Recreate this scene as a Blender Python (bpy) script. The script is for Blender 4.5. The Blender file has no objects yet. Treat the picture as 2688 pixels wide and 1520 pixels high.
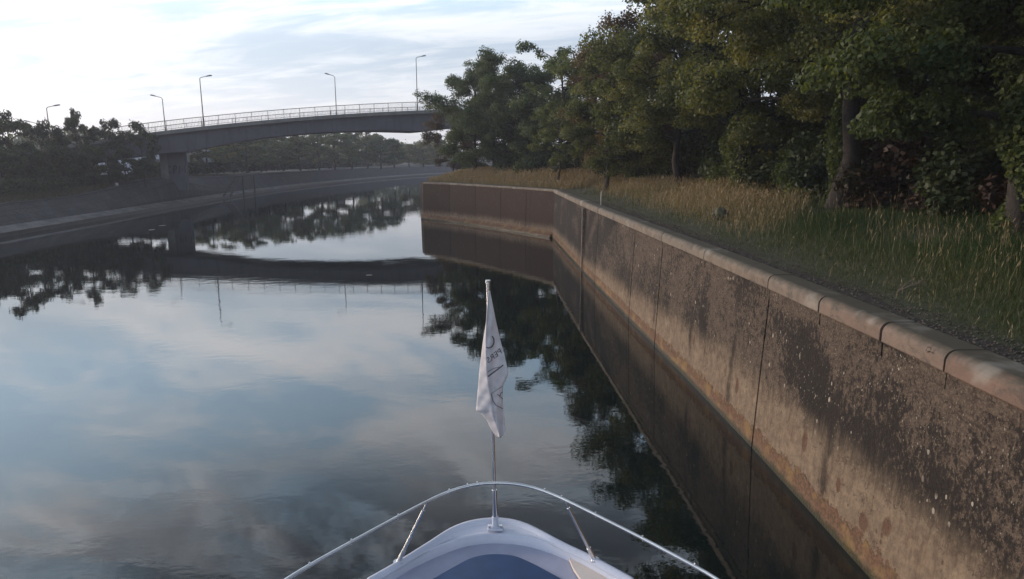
import bpy, math, random
import numpy as np
from mathutils import Vector

# ------------------------------------------------------------------ camera, sky, sun
scene = bpy.context.scene
COL = scene.collection
H = 5.5
FPX = 1732.5
PITCH = math.atan(345 / FPX)
cd = bpy.data.cameras.new('camera')
cam = bpy.data.objects.new('camera', cd)
COL.objects.link(cam)
cam.location = (0, 0, H)
cam.rotation_euler = (math.pi / 2 - PITCH, 0, 0)
cd.sensor_width = 36
cd.lens = 36 * FPX / 2688
cd.clip_start = 0.1
cd.clip_end = 6000
scene.camera = cam
scene.view_settings.view_transform = 'Standard'
scene.view_settings.look = 'None'
scene.view_settings.exposure = 0.25
scene.view_settings.gamma = 1.0
scene.view_settings.use_curve_mapping = False
scene.cycles.use_denoising = True
scene.cycles.max_bounces = 8
scene.cycles.volume_bounces = 0
scene.cycles.volume_step_rate = 10

SUN_EL = math.radians(11)
SUN_AZ = math.radians(-66)        # measured from +Y towards +X: low on the left, a little ahead
sun_dir = Vector((math.sin(SUN_AZ) * math.cos(SUN_EL), math.cos(SUN_AZ) * math.cos(SUN_EL), math.sin(SUN_EL)))
sd = bpy.data.lights.new('sun', 'SUN')
sd.energy = 2.5
sd.angle = math.radians(12)
sd.color = (1.0, 0.80, 0.62)
sun = bpy.data.objects.new('sun', sd)
COL.objects.link(sun)
sun.rotation_euler = sun_dir.to_track_quat('Z', 'Y').to_euler()


class NT:
    """short node writer"""
    def __init__(s, tree):
        s.t = tree

    def n(s, typ, **kw):
        nd = s.t.nodes.new(typ)
        for k, v in kw.items():
            setattr(nd, k, v)
        return nd

    def put(s, sock, v):
        if hasattr(v, 'links'):
            s.t.links.new(v, sock)
        elif v is not None:
            if sock.type == 'RGBA' and hasattr(v, '__len__') and len(v) == 3:
                v = (*v, 1)
            sock.default_value = v

    def m(s, op, a, b=None, c=None, clamp=False):
        nd = s.n('ShaderNodeMath', operation=op, use_clamp=clamp)
        for i, v in enumerate((a, b, c)):
            if v is not None:
                s.put(nd.inputs[i], v)
        return nd.outputs[0]

    def mul(s, a, b): return s.m('MULTIPLY', a, b)
    def add(s, a, b): return s.m('ADD', a, b)
    def sub(s, a, b): return s.m('SUBTRACT', a, b)

    def ss(s, x, a, b, lo=0.0, hi=1.0):
        nd = s.n('ShaderNodeMapRange', interpolation_type='SMOOTHSTEP')
        for i, v in enumerate((x, a, b, lo, hi)):
            s.put(nd.inputs[i], v)
        return nd.outputs[0]

    def mix(s, f, a, b, mode='MIX'):
        nd = s.n('ShaderNodeMix', data_type='RGBA', blend_type=mode)
        s.put(nd.inputs[0], f); s.put(nd.inputs[6], a); s.put(nd.inputs[7], b)
        return nd.outputs[2]

    def noise(s, vec, scale, detail=4, rough=.55, dist=0.0):
        nd = s.n('ShaderNodeTexNoise')
        s.put(nd.inputs['Vector'], vec); nd.inputs['Scale'].default_value = scale
        nd.inputs['Detail'].default_value = detail; nd.inputs['Roughness'].default_value = rough
        nd.inputs['Distortion'].default_value = dist
        return nd.outputs[0]

    def vor(s, vec, scale, out='Distance', feature='F1'):
        nd = s.n('ShaderNodeTexVoronoi', feature=feature)
        s.put(nd.inputs['Vector'], vec); nd.inputs['Scale'].default_value = scale
        return nd.outputs[out]

    def xyz(s, x, y, z):
        nd = s.n('ShaderNodeCombineXYZ')
        for i, v in enumerate((x, y, z)):
            s.put(nd.inputs[i], v)
        return nd.outputs[0]

    def sep(s, v):
        nd = s.n('ShaderNodeSeparateXYZ'); s.put(nd.inputs[0], v)
        return nd.outputs

    def scale(s, v, f):
        nd = s.n('ShaderNodeVectorMath', operation='MULTIPLY')
        s.put(nd.inputs[0], v); nd.inputs[1].default_value = f
        return nd.outputs[0]


world = bpy.data.worlds.new('World')
scene.world = world
world.use_nodes = True
world.node_tree.nodes.clear()
w = NT(world.node_tree)
sky = w.n('ShaderNodeTexSky', sky_type='NISHITA')
sky.sun_disc = False
sky.sun_elevation = SUN_EL
sky.sun_rotation = SUN_AZ
sky.altitude = 100
sky.air_density = 1.0
sky.dust_density = 2.0
tc = w.n('ShaderNodeTexCoord').outputs['Generated']
dx, dy, dz = w.sep(tc)
up = w.m('MAXIMUM', dz, 0.0)
den = w.add(up, 0.10)
pv = w.xyz(w.m('DIVIDE', dx, den), w.m('DIVIDE', dy, den), 0.0)
# cloud streets drawn out across the view
rot = w.n('ShaderNodeVectorRotate', rotation_type='Z_AXIS'); w.put(rot.inputs['Vector'], pv)
rot.inputs['Angle'].default_value = math.radians(20)
pr = rot.outputs[0]
n1 = w.noise(w.scale(pr, (0.55, 1.25, 1)), 1.0, 7, .58, .6)
n2 = w.noise(w.scale(pr, (1.5, 3.2, 1)), 1.0, 8, .6, 1.0)
nn = w.add(w.mul(n1, .65), w.mul(n2, .35))
cl = w.ss(nn, .42, .59)
# colours (times 10: the background runs at strength 0.1)
elev = up
blue = w.mix(w.ss(elev, .14, .30), (4.6, 5.5, 6.6), (6.4, 9.0, 11.8))
blue = w.mix(w.ss(elev, .34, .66), blue, (2.7, 4.5, 6.6))
white = w.mix(w.ss(elev, .14, .30), (6.9, 7.4, 8.1), (12.2, 12.7, 13.6))
white = w.mix(w.ss(elev, .36, .70), white, (6.4, 7.0, 8.1))
base = w.mix(cl, blue, white)
base = w.mix(w.ss(elev, .0, .15, 0.75, 0.0), base, (8.0, 7.9, 8.0))
dark = w.mul(w.ss(w.noise(w.scale(pr, (1.0, 1.9, 1)), 2.4, 7, .62, 1.0), .36, .55), w.ss(elev, .36, .56))
base = w.mix(w.mul(dark, .92), base, (1.3, 1.5, 2.0))
# brightening towards the hidden sun
sdn = w.n('ShaderNodeVectorMath', operation='DOT_PRODUCT'); w.put(sdn.inputs[0], tc)
sdn.inputs[1].default_value = sun_dir
glow = w.m('POWER', w.m('MAXIMUM', sdn.outputs['Value'], 0.0), 2.5)
gcol = w.mix(1.0, (1, 1, 1), w.xyz(w.add(1.0, w.mul(glow, .95)), w.add(1.0, w.mul(glow, .86)), w.add(1.0, w.mul(glow, .74))), 'MULTIPLY')
base = w.mix(1.0, base, gcol, 'MULTIPLY')
final = w.mix(.06, base, sky.outputs[0])
bg = w.n('ShaderNodeBackground'); w.put(bg.inputs[0], final); bg.inputs[1].default_value = 0.1
wo = w.n('ShaderNodeOutputWorld'); w.t.links.new(bg.outputs[0], wo.inputs[0])

# ------------------------------------------------------------------ helpers
rng = np.random.default_rng(7)
random.seed(7)


def at(x, y, z=None, Y=None):
    """world point seen at photo pixel x, y (2688 x 1520) on height z or at distance Y"""
    a = (x - 1344) / FPX; b = (y - 760) / FPX
    d = (a, math.cos(PITCH) - b * math.sin(PITCH), -math.sin(PITCH) - b * math.cos(PITCH))
    t = (z - H) / d[2] if z is not None else Y / d[1]
    return np.array((d[0] * t, d[1] * t, H + d[2] * t))


def tag(o, label=None, cat=None, group=None, kind=None):
    if label: o['label'] = label
    if cat: o['category'] = cat
    if group: o['group'] = group
    if kind: o['kind'] = kind
    return o


def empty(name, loc=(0, 0, 0), label=None, cat=None, group=None, rz=0.0):
    o = bpy.data.objects.new(name, None)
    COL.objects.link(o)
    o.location = loc
    o.rotation_euler = (0, 0, rz)
    o.empty_display_size = .3
    return tag(o, label, cat, group)


def link(name, me, mat=None, parent=None, loc=(0, 0, 0)):
    if mat is not None and len(me.materials) == 0:
        me.materials.append(mat)
    o = bpy.data.objects.new(name, me)
    COL.objects.link(o)
    o.parent = parent
    o.location = loc
    return o


def mesh(name, V, F, smooth=False, uv=None, attr=None):
    me = bpy.data.meshes.new(name)
    V = np.asarray(V, dtype=np.float32).reshape(-1, 3)
    if isinstance(F, np.ndarray):
        n, k = F.shape
        me.vertices.add(len(V)); me.vertices.foreach_set('co', V.ravel())
        me.loops.add(n * k); me.loops.foreach_set('vertex_index', F.astype(np.int32).ravel())
        me.polygons.add(n)
        me.polygons.foreach_set('loop_start', (np.arange(n) * k).astype(np.int32))
        me.polygons.foreach_set('loop_total', np.full(n, k, dtype=np.int32))
        me.update(calc_edges=True)
    else:
        me.from_pydata([tuple(map(float, v)) for v in V], [], F)
        me.update()
    if smooth:
        me.polygons.foreach_set('use_smooth', np.ones(len(me.polygons), dtype=bool))
    if uv is not None:
        lay = me.uv_layers.new(name='UVMap')
        idx = np.empty(len(me.loops), dtype=np.int32); me.loops.foreach_get('vertex_index', idx)
        lay.data.foreach_set('uv', np.asarray(uv, dtype=np.float32)[idx].ravel())
    if attr is not None:
        a = me.attributes.new('tint', 'FLOAT', 'POINT')
        a.data.foreach_set('value', np.asarray(attr, dtype=np.float32))
    return me


class MB:
    """collects simple shapes into one mesh"""
    def __init__(s): s.v = []; s.f = []

    def raw(s, V, F):
        o = len(s.v)
        s.v += [tuple(p) for p in V]
        s.f += [tuple(i + o for i in q) for q in F]
        return s

    def box(s, c, size, rz=0.0, rx=0.0):
        sx, sy, sz = [q / 2 for q in size]
        P = []
        for x, y, z in ((-1, -1, -1), (1, -1, -1), (1, 1, -1), (-1, 1, -1), (-1, -1, 1), (1, -1, 1), (1, 1, 1), (-1, 1, 1)):
            p = Vector((x * sx, y * sy, z * sz))
            if rx: p.rotate(__import__('mathutils').Euler((rx, 0, 0)))
            if rz: p.rotate(__import__('mathutils').Euler((0, 0, rz)))
            P.append((p.x + c[0], p.y + c[1], p.z + c[2]))
        return s.raw(P, [(0, 3, 2, 1), (4, 5, 6, 7), (0, 1, 5, 4), (1, 2, 6, 5), (2, 3, 7, 6), (3, 0, 4, 7)])

    def tube(s, pts, r, n=8, cap=True):
        pts = [Vector(p) for p in pts]
        rs = r if hasattr(r, '__len__') else [r] * len(pts)
        rings = []
        ref = Vector((0, 0, 1))
        prev = None
        for i, p in enumerate(pts):
            d = (pts[min(i + 1, len(pts) - 1)] - pts[max(i - 1, 0)]).normalized()
            if prev is None:
                a = d.orthogonal().normalized()
            else:
                a = (prev - d * prev.dot(d)).normalized()
            prev = a
            b = d.cross(a)
            rings.append([p + (a * math.cos(t) + b * math.sin(t)) * rs[i] for t in [2 * math.pi * k / n for k in range(n)]])
        V = [q for rg in rings for q in rg]
        F = [(i * n + k, i * n + (k + 1) % n, (i + 1) * n + (k + 1) % n, (i + 1) * n + k) for i in range(len(pts) - 1) for k in range(n)]
        s.raw(V, F)
        if cap:
            s.raw(rings[0], [tuple(range(n - 1, -1, -1))]); s.raw(rings[-1], [tuple(range(n))])
        return s

    def build(s, name, mat=None, parent=None, smooth=False, loc=(0, 0, 0)):
        me = mesh(name, s.v, s.f, smooth)
        if smooth:
            for p_ in me.polygons:
                if p_.loop_total > 4: p_.use_smooth = False
        return link(name, me, mat, parent, loc)


def bevel(o, wd=.02, seg=2):
    md = o.modifiers.new('bevel', 'BEVEL'); md.width = wd; md.segments = seg; md.limit_method = 'ANGLE'
    return o


def mat(name):
    m = bpy.data.materials.new(name)
    m.use_nodes = True
    m.node_tree.nodes.clear()
    t = NT(m.node_tree)
    out = t.n('ShaderNodeOutputMaterial')
    return m, t, out


def pbr(t, out, col, rough=.8, metal=0.0, bump=None, bs=.3, bd=.02, ior=None, spec=None):
    p = t.n('ShaderNodeBsdfPrincipled')
    t.put(p.inputs['Base Color'], col)
    t.put(p.inputs['Roughness'], rough)
    t.put(p.inputs['Metallic'], metal)
    if ior: p.inputs['IOR'].default_value = ior
    if spec is not None: p.inputs['Specular IOR Level'].default_value = spec
    if bump is not None:
        b = t.n('ShaderNodeBump'); b.inputs['Strength'].default_value = bs; b.inputs['Distance'].default_value = bd
        t.put(b.inputs['Height'], bump); t.t.links.new(b.outputs[0], p.inputs['Normal'])
    t.t.links.new(p.outputs[0], out.inputs[0])
    return p


def simple(name, a, b=None, scale=3.0, rough=.8, metal=0.0, bs=.25, bd=.01, detail=5, spec=None):
    m, t, out = mat(name)
    co = t.n('ShaderNodeTexCoord').outputs['Object']
    n = t.noise(co, scale, detail, .6)
    b = b or tuple(c * .7 for c in a)
    col = t.mix(t.ss(n, .35, .68), a, b)
    pbr(t, out, col, rough, metal, t.noise(co, scale * 6, 4), bs, bd, spec=spec)
    return m


M = {}
# ---- wall concrete
def wall_material(name, dark_shift):
    m, t, out = mat(name)
    uv = t.n('ShaderNodeTexCoord').outputs['UV']
    u, v, _ = t.sep(uv)
    P = t.xyz(u, v, 0.0)
    big = t.noise(P, .55, 4, .6)
    fine = t.noise(P, 28.0, 4, .75)
    mid = t.noise(P, 6.0, 5, .65)
    streak = t.noise(t.xyz(t.mul(u, 9.0), t.mul(v, 1.6), 0.0), 1.0, 6, .7, .4)
    col = t.mix(t.ss(mid, .35, .65), (.098, .072, .054), (.040, .028, .023))
    col = t.mix(t.ss(fine, .46, .64, 0, .8), col, (.165, .120, .086))
    col = t.mix(t.ss(t.vor(P, 34.0), .08, .28, .65, 0.0), col, (.028, .020, .016))
    col = t.mix(t.ss(streak, .50, .66, 0, .55), col, (.055, .038, .030))
    # dark lichen patches, ragged and running downwards
    patch = t.noise(t.xyz(t.mul(u, .42), t.mul(v, .50), 3.1), 1.0, 4, .6, .5)
    rag = t.noise(t.xyz(t.mul(u, 7.0), t.mul(v, 4.0), 0.0), 1.0, 6, .75)
    pm = t.add(t.mul(patch, .62), t.mul(rag, .38))
    far = t.ss(u, 20.0, 34.0, 0.0, .10 + dark_shift)
    for (pu, pvv, ru, rv, am) in ((10.3, 2.25, .6, .7, .085), (9.7, 1.75, .4, .6, .075), (8.7, 1.55, .7, .5, .055), (15.2, 2.0, .25, 1.0, .07), (18.2, 1.9, .3, 1.0, .06), (7.2, 1.7, 1.0, .5, .03)):
        dd_ = t.add(t.m('POWER', t.m('DIVIDE', t.sub(u, pu), ru), 2.0), t.m('POWER', t.m('DIVIDE', t.sub(v, pvv), rv), 2.0))
        far = t.add(far, t.ss(dd_, 0.0, 2.2, am, 0.0))
    spk = t.noise(t.xyz(t.mul(u, 16.0), t.mul(v, 9.0), 2.0), 1.0, 5, .8)
    lich = t.ss(t.add(t.add(pm, far), t.mul(t.sub(spk, .5), .62)), .505, .54)
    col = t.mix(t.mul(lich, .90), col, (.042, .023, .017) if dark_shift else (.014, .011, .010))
    # lower zone, paler tan, reaching higher towards the near end
    h0 = t.ss(u, 9.0, 34.0, 1.45, .75)
    hv = t.add(v, t.add(t.mul(t.sub(big, .5), .55), t.mul(t.sub(streak, .5), .55)))
    low = t.ss(t.sub(h0, hv), -.28, .42)
    tan = t.mix(t.ss(mid, .3, .7), (.245, .182, .126), (.150, .108, .077))
    tan = t.mix(t.ss(fine, .52, .70, 0, .6), tan, (.13, .075, .045))
    tan = t.mix(t.ss(streak, .46, .66, 0, .55), tan, (.115, .072, .048))
    tan = t.mix(t.ss(t.noise(P, 2.3, 5, .7), .50, .66, 0, .55), tan, (.30, .225, .155))
    pits = t.mul(t.ss(t.vor(t.xyz(t.mul(u, 1.0), t.mul(v, .7), 0.0), 5.5), .10, .17, 1.0, 0.0), t.ss(t.noise(P, 1.6, 2), .53, .58))
    tan = t.mix(t.mul(pits, .8), tan, (.09, .05, .03))
    col = t.mix(t.mul(low, .93), col, tan)
    for uj in JU:
        jd = t.add(t.m('ABSOLUTE', t.sub(u, uj)), t.mul(t.sub(rag, .5), .45))
        col = t.mix(t.mul(t.ss(jd, .0, .22, .8, 0.0), t.ss(t.noise(t.xyz(t.mul(u, 3.0), t.mul(v, 1.2), uj), 1.0, 3), .38, .58)), col, (.024, .017, .014))
    for (pu, pvv, ru, rv) in ((10.0, 1.0, .10, .20), (8.9, .80, .07, .12), (8.2, .62, .12, .16), (7.7, .85, .10, .15), (12.9, .9, .08, .2), (15.7, 1.1, .06, .15)):
        dd_ = t.add(t.m('POWER', t.m('DIVIDE', t.sub(u, pu), ru), 2.0), t.m('POWER', t.m('DIVIDE', t.sub(v, pvv), rv), 2.0))
        col = t.mix(t.ss(t.add(dd_, t.mul(t.sub(rag, .5), 2.2)), .5, 1.1, .75, 0.0), col, (.095, .045, .028))
    crk = t.m('ABSOLUTE', t.sub(t.noise(t.xyz(t.mul(u, .8), t.mul(v, .8), 7.0), 1.0, 5, .6), .5))
    col = t.mix(t.ss(crk, .0, .005, .55, 0.0), col, (.018, .013, .011))
    # pale lichen dots
    vc = t.n('ShaderNodeTexVoronoi'); t.put(vc.inputs['Vector'], t.xyz(u, t.mul(v, .62), 0.0)); vc.inputs['Scale'].default_value = 7.5
    vr = t.sep(vc.outputs['Color'])[0]
    rad = t.mul(t.m('POWER', t.ss(vr, .35, 1.0), 2.0), .20)
    dots = t.m('LESS_THAN', t.add(vc.outputs['Distance'], t.mul(t.sub(t.noise(P, 30, 3), .5), .16)), rad)
    dots = t.mul(dots, t.ss(t.noise(P, .9, 3), .42, .52))
    dots = t.mul(dots, t.ss(v, 1.0, 1.7))
    dots = t.mul(dots, t.ss(u, 24.0, 30.0, .85, .25))
    col = t.mix(t.mul(dots, t.ss(vr, .3, 1.0, .4, 1.0)), col, (.42, .365, .30))
    v2 = t.n('ShaderNodeTexVoronoi'); t.put(v2.inputs['Vector'], t.xyz(u, t.mul(v, .7), 4.0)); v2.inputs['Scale'].default_value = 20
    d2 = t.mul(t.m('LESS_THAN', v2.outputs['Distance'], t.mul(t.sep(v2.outputs['Color'])[1], .24)), t.mul(t.ss(v, .9, 1.8), t.ss(t.noise(P, 1.4, 3), .45, .58, 0, .6)))
    col = t.mix(d2, col, (.36, .31, .25))
    # white runs below joints, far part
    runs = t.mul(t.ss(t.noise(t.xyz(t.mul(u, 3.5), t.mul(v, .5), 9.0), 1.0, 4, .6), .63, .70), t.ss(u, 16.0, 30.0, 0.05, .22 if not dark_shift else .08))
    col = t.mix(runs, col, (.30, .235, .18))
    # rusty deposit band and algae at the waterline
    sc = t.noise(P, 5.0, 5, .7)
    dep = t.ss(t.sub(t.add(.42, t.mul(t.sub(sc, .5), .75)), v), -.02, .03)
    depc = t.mix(t.ss(t.noise(P, 14, 4, .7), .4, .6), (.17, .085, .055), (.085, .055, .030))
    depc = t.mix(t.ss(t.noise(P, 2.2, 4), .5, .62, 0, .7), depc, (.24, .15, .06))
    col = t.mix(t.mul(dep, .88), col, depc)
    rim = t.mul(t.ss(t.m('ABSOLUTE', t.sub(t.sub(t.add(.44, t.mul(t.sub(sc, .5), .75)), v), 0.0)), .0, .022, 1.0, 0.0), .5)
    col = t.mix(rim, col, (.34, .225, .16))
    alg = t.ss(t.add(v, t.mul(t.sub(sc, .5), .22)), .04, .17, .9, 0.0)
    col = t.mix(alg, col, (.026, .027, .010))
    wet = t.ss(v, .02, .30, .35, .9)
    bmp = t.add(t.add(t.mul(fine, .5), t.mul(rag, .5)), t.add(t.mul(dep, 1.2), t.mul(t.vor(P, 20), .4)))
    pbr(t, out, col, wet, 0.0, bmp, .75, .03, spec=.3)
    return m
JU = (9.3, 13.3, 16.0, 19.2, 22.6, 33.0)
M['wall'] = wall_material('stained_concrete', 0.0)
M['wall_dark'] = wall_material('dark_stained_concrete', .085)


def coping_material():
    m, t, out = mat('sandstone_coping')
    uv = t.n('ShaderNodeTexCoord').outputs['UV']
    u, v, _ = t.sep(uv)
    oi = t.n('ShaderNodeObjectInfo').outputs['Random']
    P = t.xyz(u, v, 0.0)
    a = t.noise(P, 1.4, 5, .6, .6)
    f = t.noise(P, 30, 4, .7)
    near = t.ss(u, 5.0, 16.0)
    ca = t.mix(near, (.170, .100, .072), (.185, .142, .104))
    cb = t.mix(near, (.122, .072, .054), (.128, .098, .075))
    col = t.mix(t.ss(a, .35, .65), ca, cb)
    col = t.mix(t.mul(oi, .35), col, (.21, .175, .14))
    col = t.mix(t.ss(f, .5, .68, 0, .45), col, (.12, .08, .06))
    vein = t.noise(t.xyz(t.mul(u, 1.3), t.mul(v, 14.0), 0.0), 1.0, 4, .6, .5)
    col = t.mix(t.ss(vein, .55, .68, 0, .35), col, (.16, .09, .065))
    gm = t.ss(t.noise(P, 3.2, 6, .75, .5), .50, .64, 0, .7)
    col = t.mix(gm, col, (.060, .048, .040))
    ms = t.ss(t.add(v, t.mul(t.sub(t.noise(P, 5.0, 5, .7), .5), .5)), .58, .80, 0, .8)
    col = t.mix(ms, col, (.050, .046, .030))
    gr = t.ss(t.noise(P, .8, 4, .6), .55, .66, 0, .4)
    col = t.mix(gr, col, (.33, .31, .27))
    pbr(t, out, col, .78, 0.0, t.add(f, a), .35, .012)
    return m
M['coping'] = coping_material()


def quay_material():
    m, t, out = mat('quay_paving')
    co = t.n('ShaderNodeTexCoord').outputs['UV']
    u, v, _ = t.sep(co)
    P = t.xyz(u, v, 0.0)
    n = t.noise(P, .6, 5, .6)
    f = t.noise(P, 5.0, 5, .75)
    col = t.mix(t.ss(n, .35, .65), (.034, .031, .034), (.066, .059, .060))
    col = t.mix(t.ss(f, .45, .62, 0, .85), col, (.018, .017, .018))
    br = t.n('ShaderNodeTexBrick'); t.put(br.inputs['Vector'], P); br.inputs['Scale'].default_value = 1.0
    br.inputs['Brick Width'].default_value = 1.1; br.inputs['Row Height'].default_value = .55; br.inputs['Mortar Size'].default_value = .035
    br.inputs['Color1'].default_value = (1, 1, 1, 1); br.inputs['Color2'].default_value = (.55, .55, .55, 1); br.inputs['Mortar'].default_value = (.25, .25, .25, 1)
    col = t.mix(.8, col, br.outputs[0], 'MULTIPLY')
    streak = t.noise(t.xyz(t.mul(u, 2.0), t.mul(v, .35), 0.0), 1.0, 5, .7)
    col = t.mix(t.ss(streak, .52, .7, 0, .6), col, (.045, .048, .04))
    pbr(t, out, col, .85, 0.0, t.add(f, t.mul(t.vor(P, 2.5), .6)), .7, .08)
    return m
M['quay'] = quay_material()
M['ledge'] = simple('pale_concrete_ledge', (.150, .132, .120), (.070, .062, .058), 1.1, .8)
M['ledge_dark'] = simple('wet_dark_concrete', (.035, .030, .030), (.02, .018, .018), 2, .5)
def streaked(name, a, b, dk, rough=.85):
    m, t, out = mat(name)
    co = t.n('ShaderNodeTexCoord').outputs['Object']
    x, y, z = t.sep(co)
    n = t.noise(co, .35, 5, .6)
    st_ = t.noise(t.xyz(t.mul(x, 1.6), t.mul(y, 1.6), t.mul(z, .18)), 1.0, 6, .7)
    col = t.mix(t.ss(n, .35, .65), a, b)
    col = t.mix(t.ss(st_, .48, .70, 0, .75), col, dk)
    col = t.mix(t.ss(t.noise(t.xyz(t.mul(x, .9), y, t.mul(z, .1)), 3.0, 3), .66, .72, 0, .35), col, (.13, .125, .125))
    pbr(t, out, col, rough, 0.0, t.noise(co, 3.0, 5), .3, .03)
    return m
M['bridge'] = streaked('bridge_concrete', (.082, .082, .100), (.062, .062, .077), (.040, .040, .048))
_old = simple('bridge_concrete', (.066, .066, .086), (.050, .050, .067), .5, .85, bs=.15)
M['beam'] = simple('edge_beam_concrete', (.17, .17, .16), (.11, .11, .11), .7, .85)
M['pier'] = streaked('pier_concrete', (.112, .108, .128), (.085, .081, .098), (.050, .048, .058))
M['rail_paint'] = simple('grey_rail_paint', (.22, .21, .20), (.17, .165, .16), 2, .5)
M['lamp'] = simple('galvanised_lamp_post', (.12, .12, .13), (.09, .09, .10), 2, .5, .4)
M['lamp_head'] = simple('lamp_head_grey', (.16, .165, .18), None, 5, .45)
M['graffiti'] = simple('dark_spray_paint', (.02, .022, .03), None, 5, .6)
M['asphalt'] = simple('asphalt', (.05, .05, .052), None, 4, .9)
M['bark'] = simple('bark', (.045, .036, .030), (.022, .018, .015), 7, .95, bs=.9, bd=.04)
M['soil'] = simple('bank_soil', (.060, .055, .030), (.035, .040, .018), 1.2, .95, bs=.6, bd=.05)
M['gravel'] = simple('dark_gravel', (.030, .023, .018), (.050, .039, .031), 14, .95, bs=.8, bd=.03)
M['white'] = simple('white_render', (.62, .64, .70), (.52, .54, .60), 1, .7)
M['pink'] = simple('pale_pink_panel', (.42, .33, .33), None, 1, .7)
M['redbrown'] = simple('red_brown_boards', (.10, .035, .03), None, 2, .8)
M['roof'] = simple('dark_roof', (.08, .075, .08), None, 3, .8)
M['rock'] = simple('boulder_stone', (.13, .115, .075), (.05, .055, .03), 5, .9, bs=.8, bd=.03)
M['dead_wood'] = simple('dead_wood', (.14, .11, .08), None, 8, .9)


def leaf_material(name, c1, c2, c3, trans=.35):
    m, t, out = mat(name)
    a = t.n('ShaderNodeAttribute', attribute_name='tint').outputs['Fac']
    oi = t.n('ShaderNodeObjectInfo').outputs['Random']
    col = t.mix(t.ss(a, .05, .6), c1, c2)
    col = t.mix(t.ss(a, .55, 1.0), col, c3)
    col = t.mix(1.0, col, t.xyz(t.add(.78, t.mul(oi, .45)), t.add(.82, t.mul(oi, .34)), t.add(.8, t.mul(oi, .25))), 'MULTIPLY')
    d = t.n('ShaderNodeBsdfPrincipled'); t.put(d.inputs['Base Color'], col)
    d.inputs['Roughness'].default_value = .55; d.inputs['Specular IOR Level'].default_value = .25
    tr = t.n('ShaderNodeBsdfTranslucent'); t.put(tr.inputs[0], t.mix(1.0, col, (1.25, 1.25, .55), 'MULTIPLY'))
    mx = t.n('ShaderNodeMixShader'); mx.inputs[0].default_value = trans
    t.t.links.new(d.outputs[0], mx.inputs[1]); t.t.links.new(tr.outputs[0], mx.inputs[2]); t.t.links.new(mx.outputs[0], out.inputs[0])
    return m
M['leaf'] = leaf_material('leaf_green', (.066, .092, .038), (.124, .146, .058), (.190, .190, .084), .42)
M['leaf_olive'] = leaf_material('leaf_olive', (.078, .092, .040), (.160, .164, .072), (.245, .222, .108), .42)
M['leaf_brown'] = leaf_material('leaf_turning_brown', (.095, .060, .036), (.135, .088, .052), (.105, .110, .048))
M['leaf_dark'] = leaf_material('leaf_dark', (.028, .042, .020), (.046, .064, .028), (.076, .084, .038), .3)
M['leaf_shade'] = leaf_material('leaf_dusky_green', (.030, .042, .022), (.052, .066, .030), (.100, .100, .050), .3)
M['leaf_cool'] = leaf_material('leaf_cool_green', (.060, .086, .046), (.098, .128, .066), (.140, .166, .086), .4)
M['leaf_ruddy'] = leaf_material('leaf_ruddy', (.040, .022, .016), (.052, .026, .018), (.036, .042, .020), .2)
M['grass_dry'] = leaf_material('dry_grass', (.34, .245, .150), (.20, .155, .085), (.095, .110, .045), .2)
M['grass_shade'] = leaf_material('shaded_rough_grass', (.028, .036, .018), (.045, .045, .024), (.085, .070, .042), .2)
M['grass_green'] = leaf_material('green_grass', (.032, .062, .018), (.056, .084, .028), (.15, .130, .070), .25)


def water_material():
    m, t, out = mat('canal_water')
    co = t.n('ShaderNodeTexCoord').outputs['Object']
    a = t.noise(t.scale(co, (1.0, 1.6, 1)), 1.1, 3, .5, .5)
    b = t.noise(t.scale(co, (1.0, 1.8, 1)), 5.0, 3, .55, .3)
    c = t.noise(co, .12, 2)
    calm = t.ss(c, .40, .62, .35, 1.0)
    h = t.mul(t.add(t.mul(a, .010), t.mul(b, .0020)), calm)
    p = pbr(t, out, (.007, .012, .012), .008, 0.0, h, .32, 1.0, ior=1.62)
    return m
M['water'] = water_material()

# ------------------------------------------------------------------ water and terrain
W = mesh('water', [(-900, -120, 0), (900, -120, 0), (900, 1500, 0), (-900, 1500, 0)], [(0, 1, 2, 3)])
tag(link('water', W, M['water']), kind='structure')
BED = mesh('canal_bed', [(-900, -120, -2.5), (900, -120, -2.5), (900, 1500, -2.5), (-900, 1500, -2.5)], [(0, 1, 2, 3)])
tag(link('canal_bed', BED, M['soil']), kind='structure')

# face of the near wall in plan: X of the face as a function of Y (a gentle bend)
WY = np.array([-14, -6, 0, 5, 8, 12, 16, 20, 26, 32, 39, 46.3])
WX = np.array([4.35, 4.75, 4.9, 4.93, 4.90, 4.76, 4.56, 4.30, 3.95, 3.60, 3.26, 2.95])
ZT = 3.40


def face(y): return float(np.interp(y, WY, WX))


def sweep(name, plan, prof, m, parent=None, smooth=False, caps=True, u0=0.0, side=1, uvv=None):
    """extrude a profile [(offset from the face towards the land, z)] along plan points"""
    plan = np.asarray(plan, float)
    n = len(plan)
    V = []; UV = []
    s = np.concatenate([[0], np.cumsum(np.linalg.norm(np.diff(plan, axis=0), axis=1))]) + u0
    for i in range(n):
        d = plan[min(i + 1, n - 1)] - plan[max(i - 1, 0)]
        d /= np.linalg.norm(d)
        nrm = np.array((d[1], -d[0])) * side
        acc = 0
        for k, (o, z) in enumerate(prof):
            if k: acc += math.hypot(o - prof[k - 1][0], z - prof[k - 1][1])
            V.append((plan[i][0] + nrm[0] * o, plan[i][1] + nrm[1] * o, z))
            UV.append((s[i], z if uvv is None else acc))
    k = len(prof)
    F = []
    for i in range(n - 1):
        for j in range(k - 1):
            q = (i * k + j, (i + 1) * k + j, (i + 1) * k + j + 1, i * k + j + 1)
            F.append(q if side < 0 else q[::-1])
    if caps:
        F.append(tuple(range(k))); F.append(tuple((n - 1) * k + j for j in range(k - 1, -1, -1)))
    return link(name, mesh(name, V, F, smooth, UV), m, parent)


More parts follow.
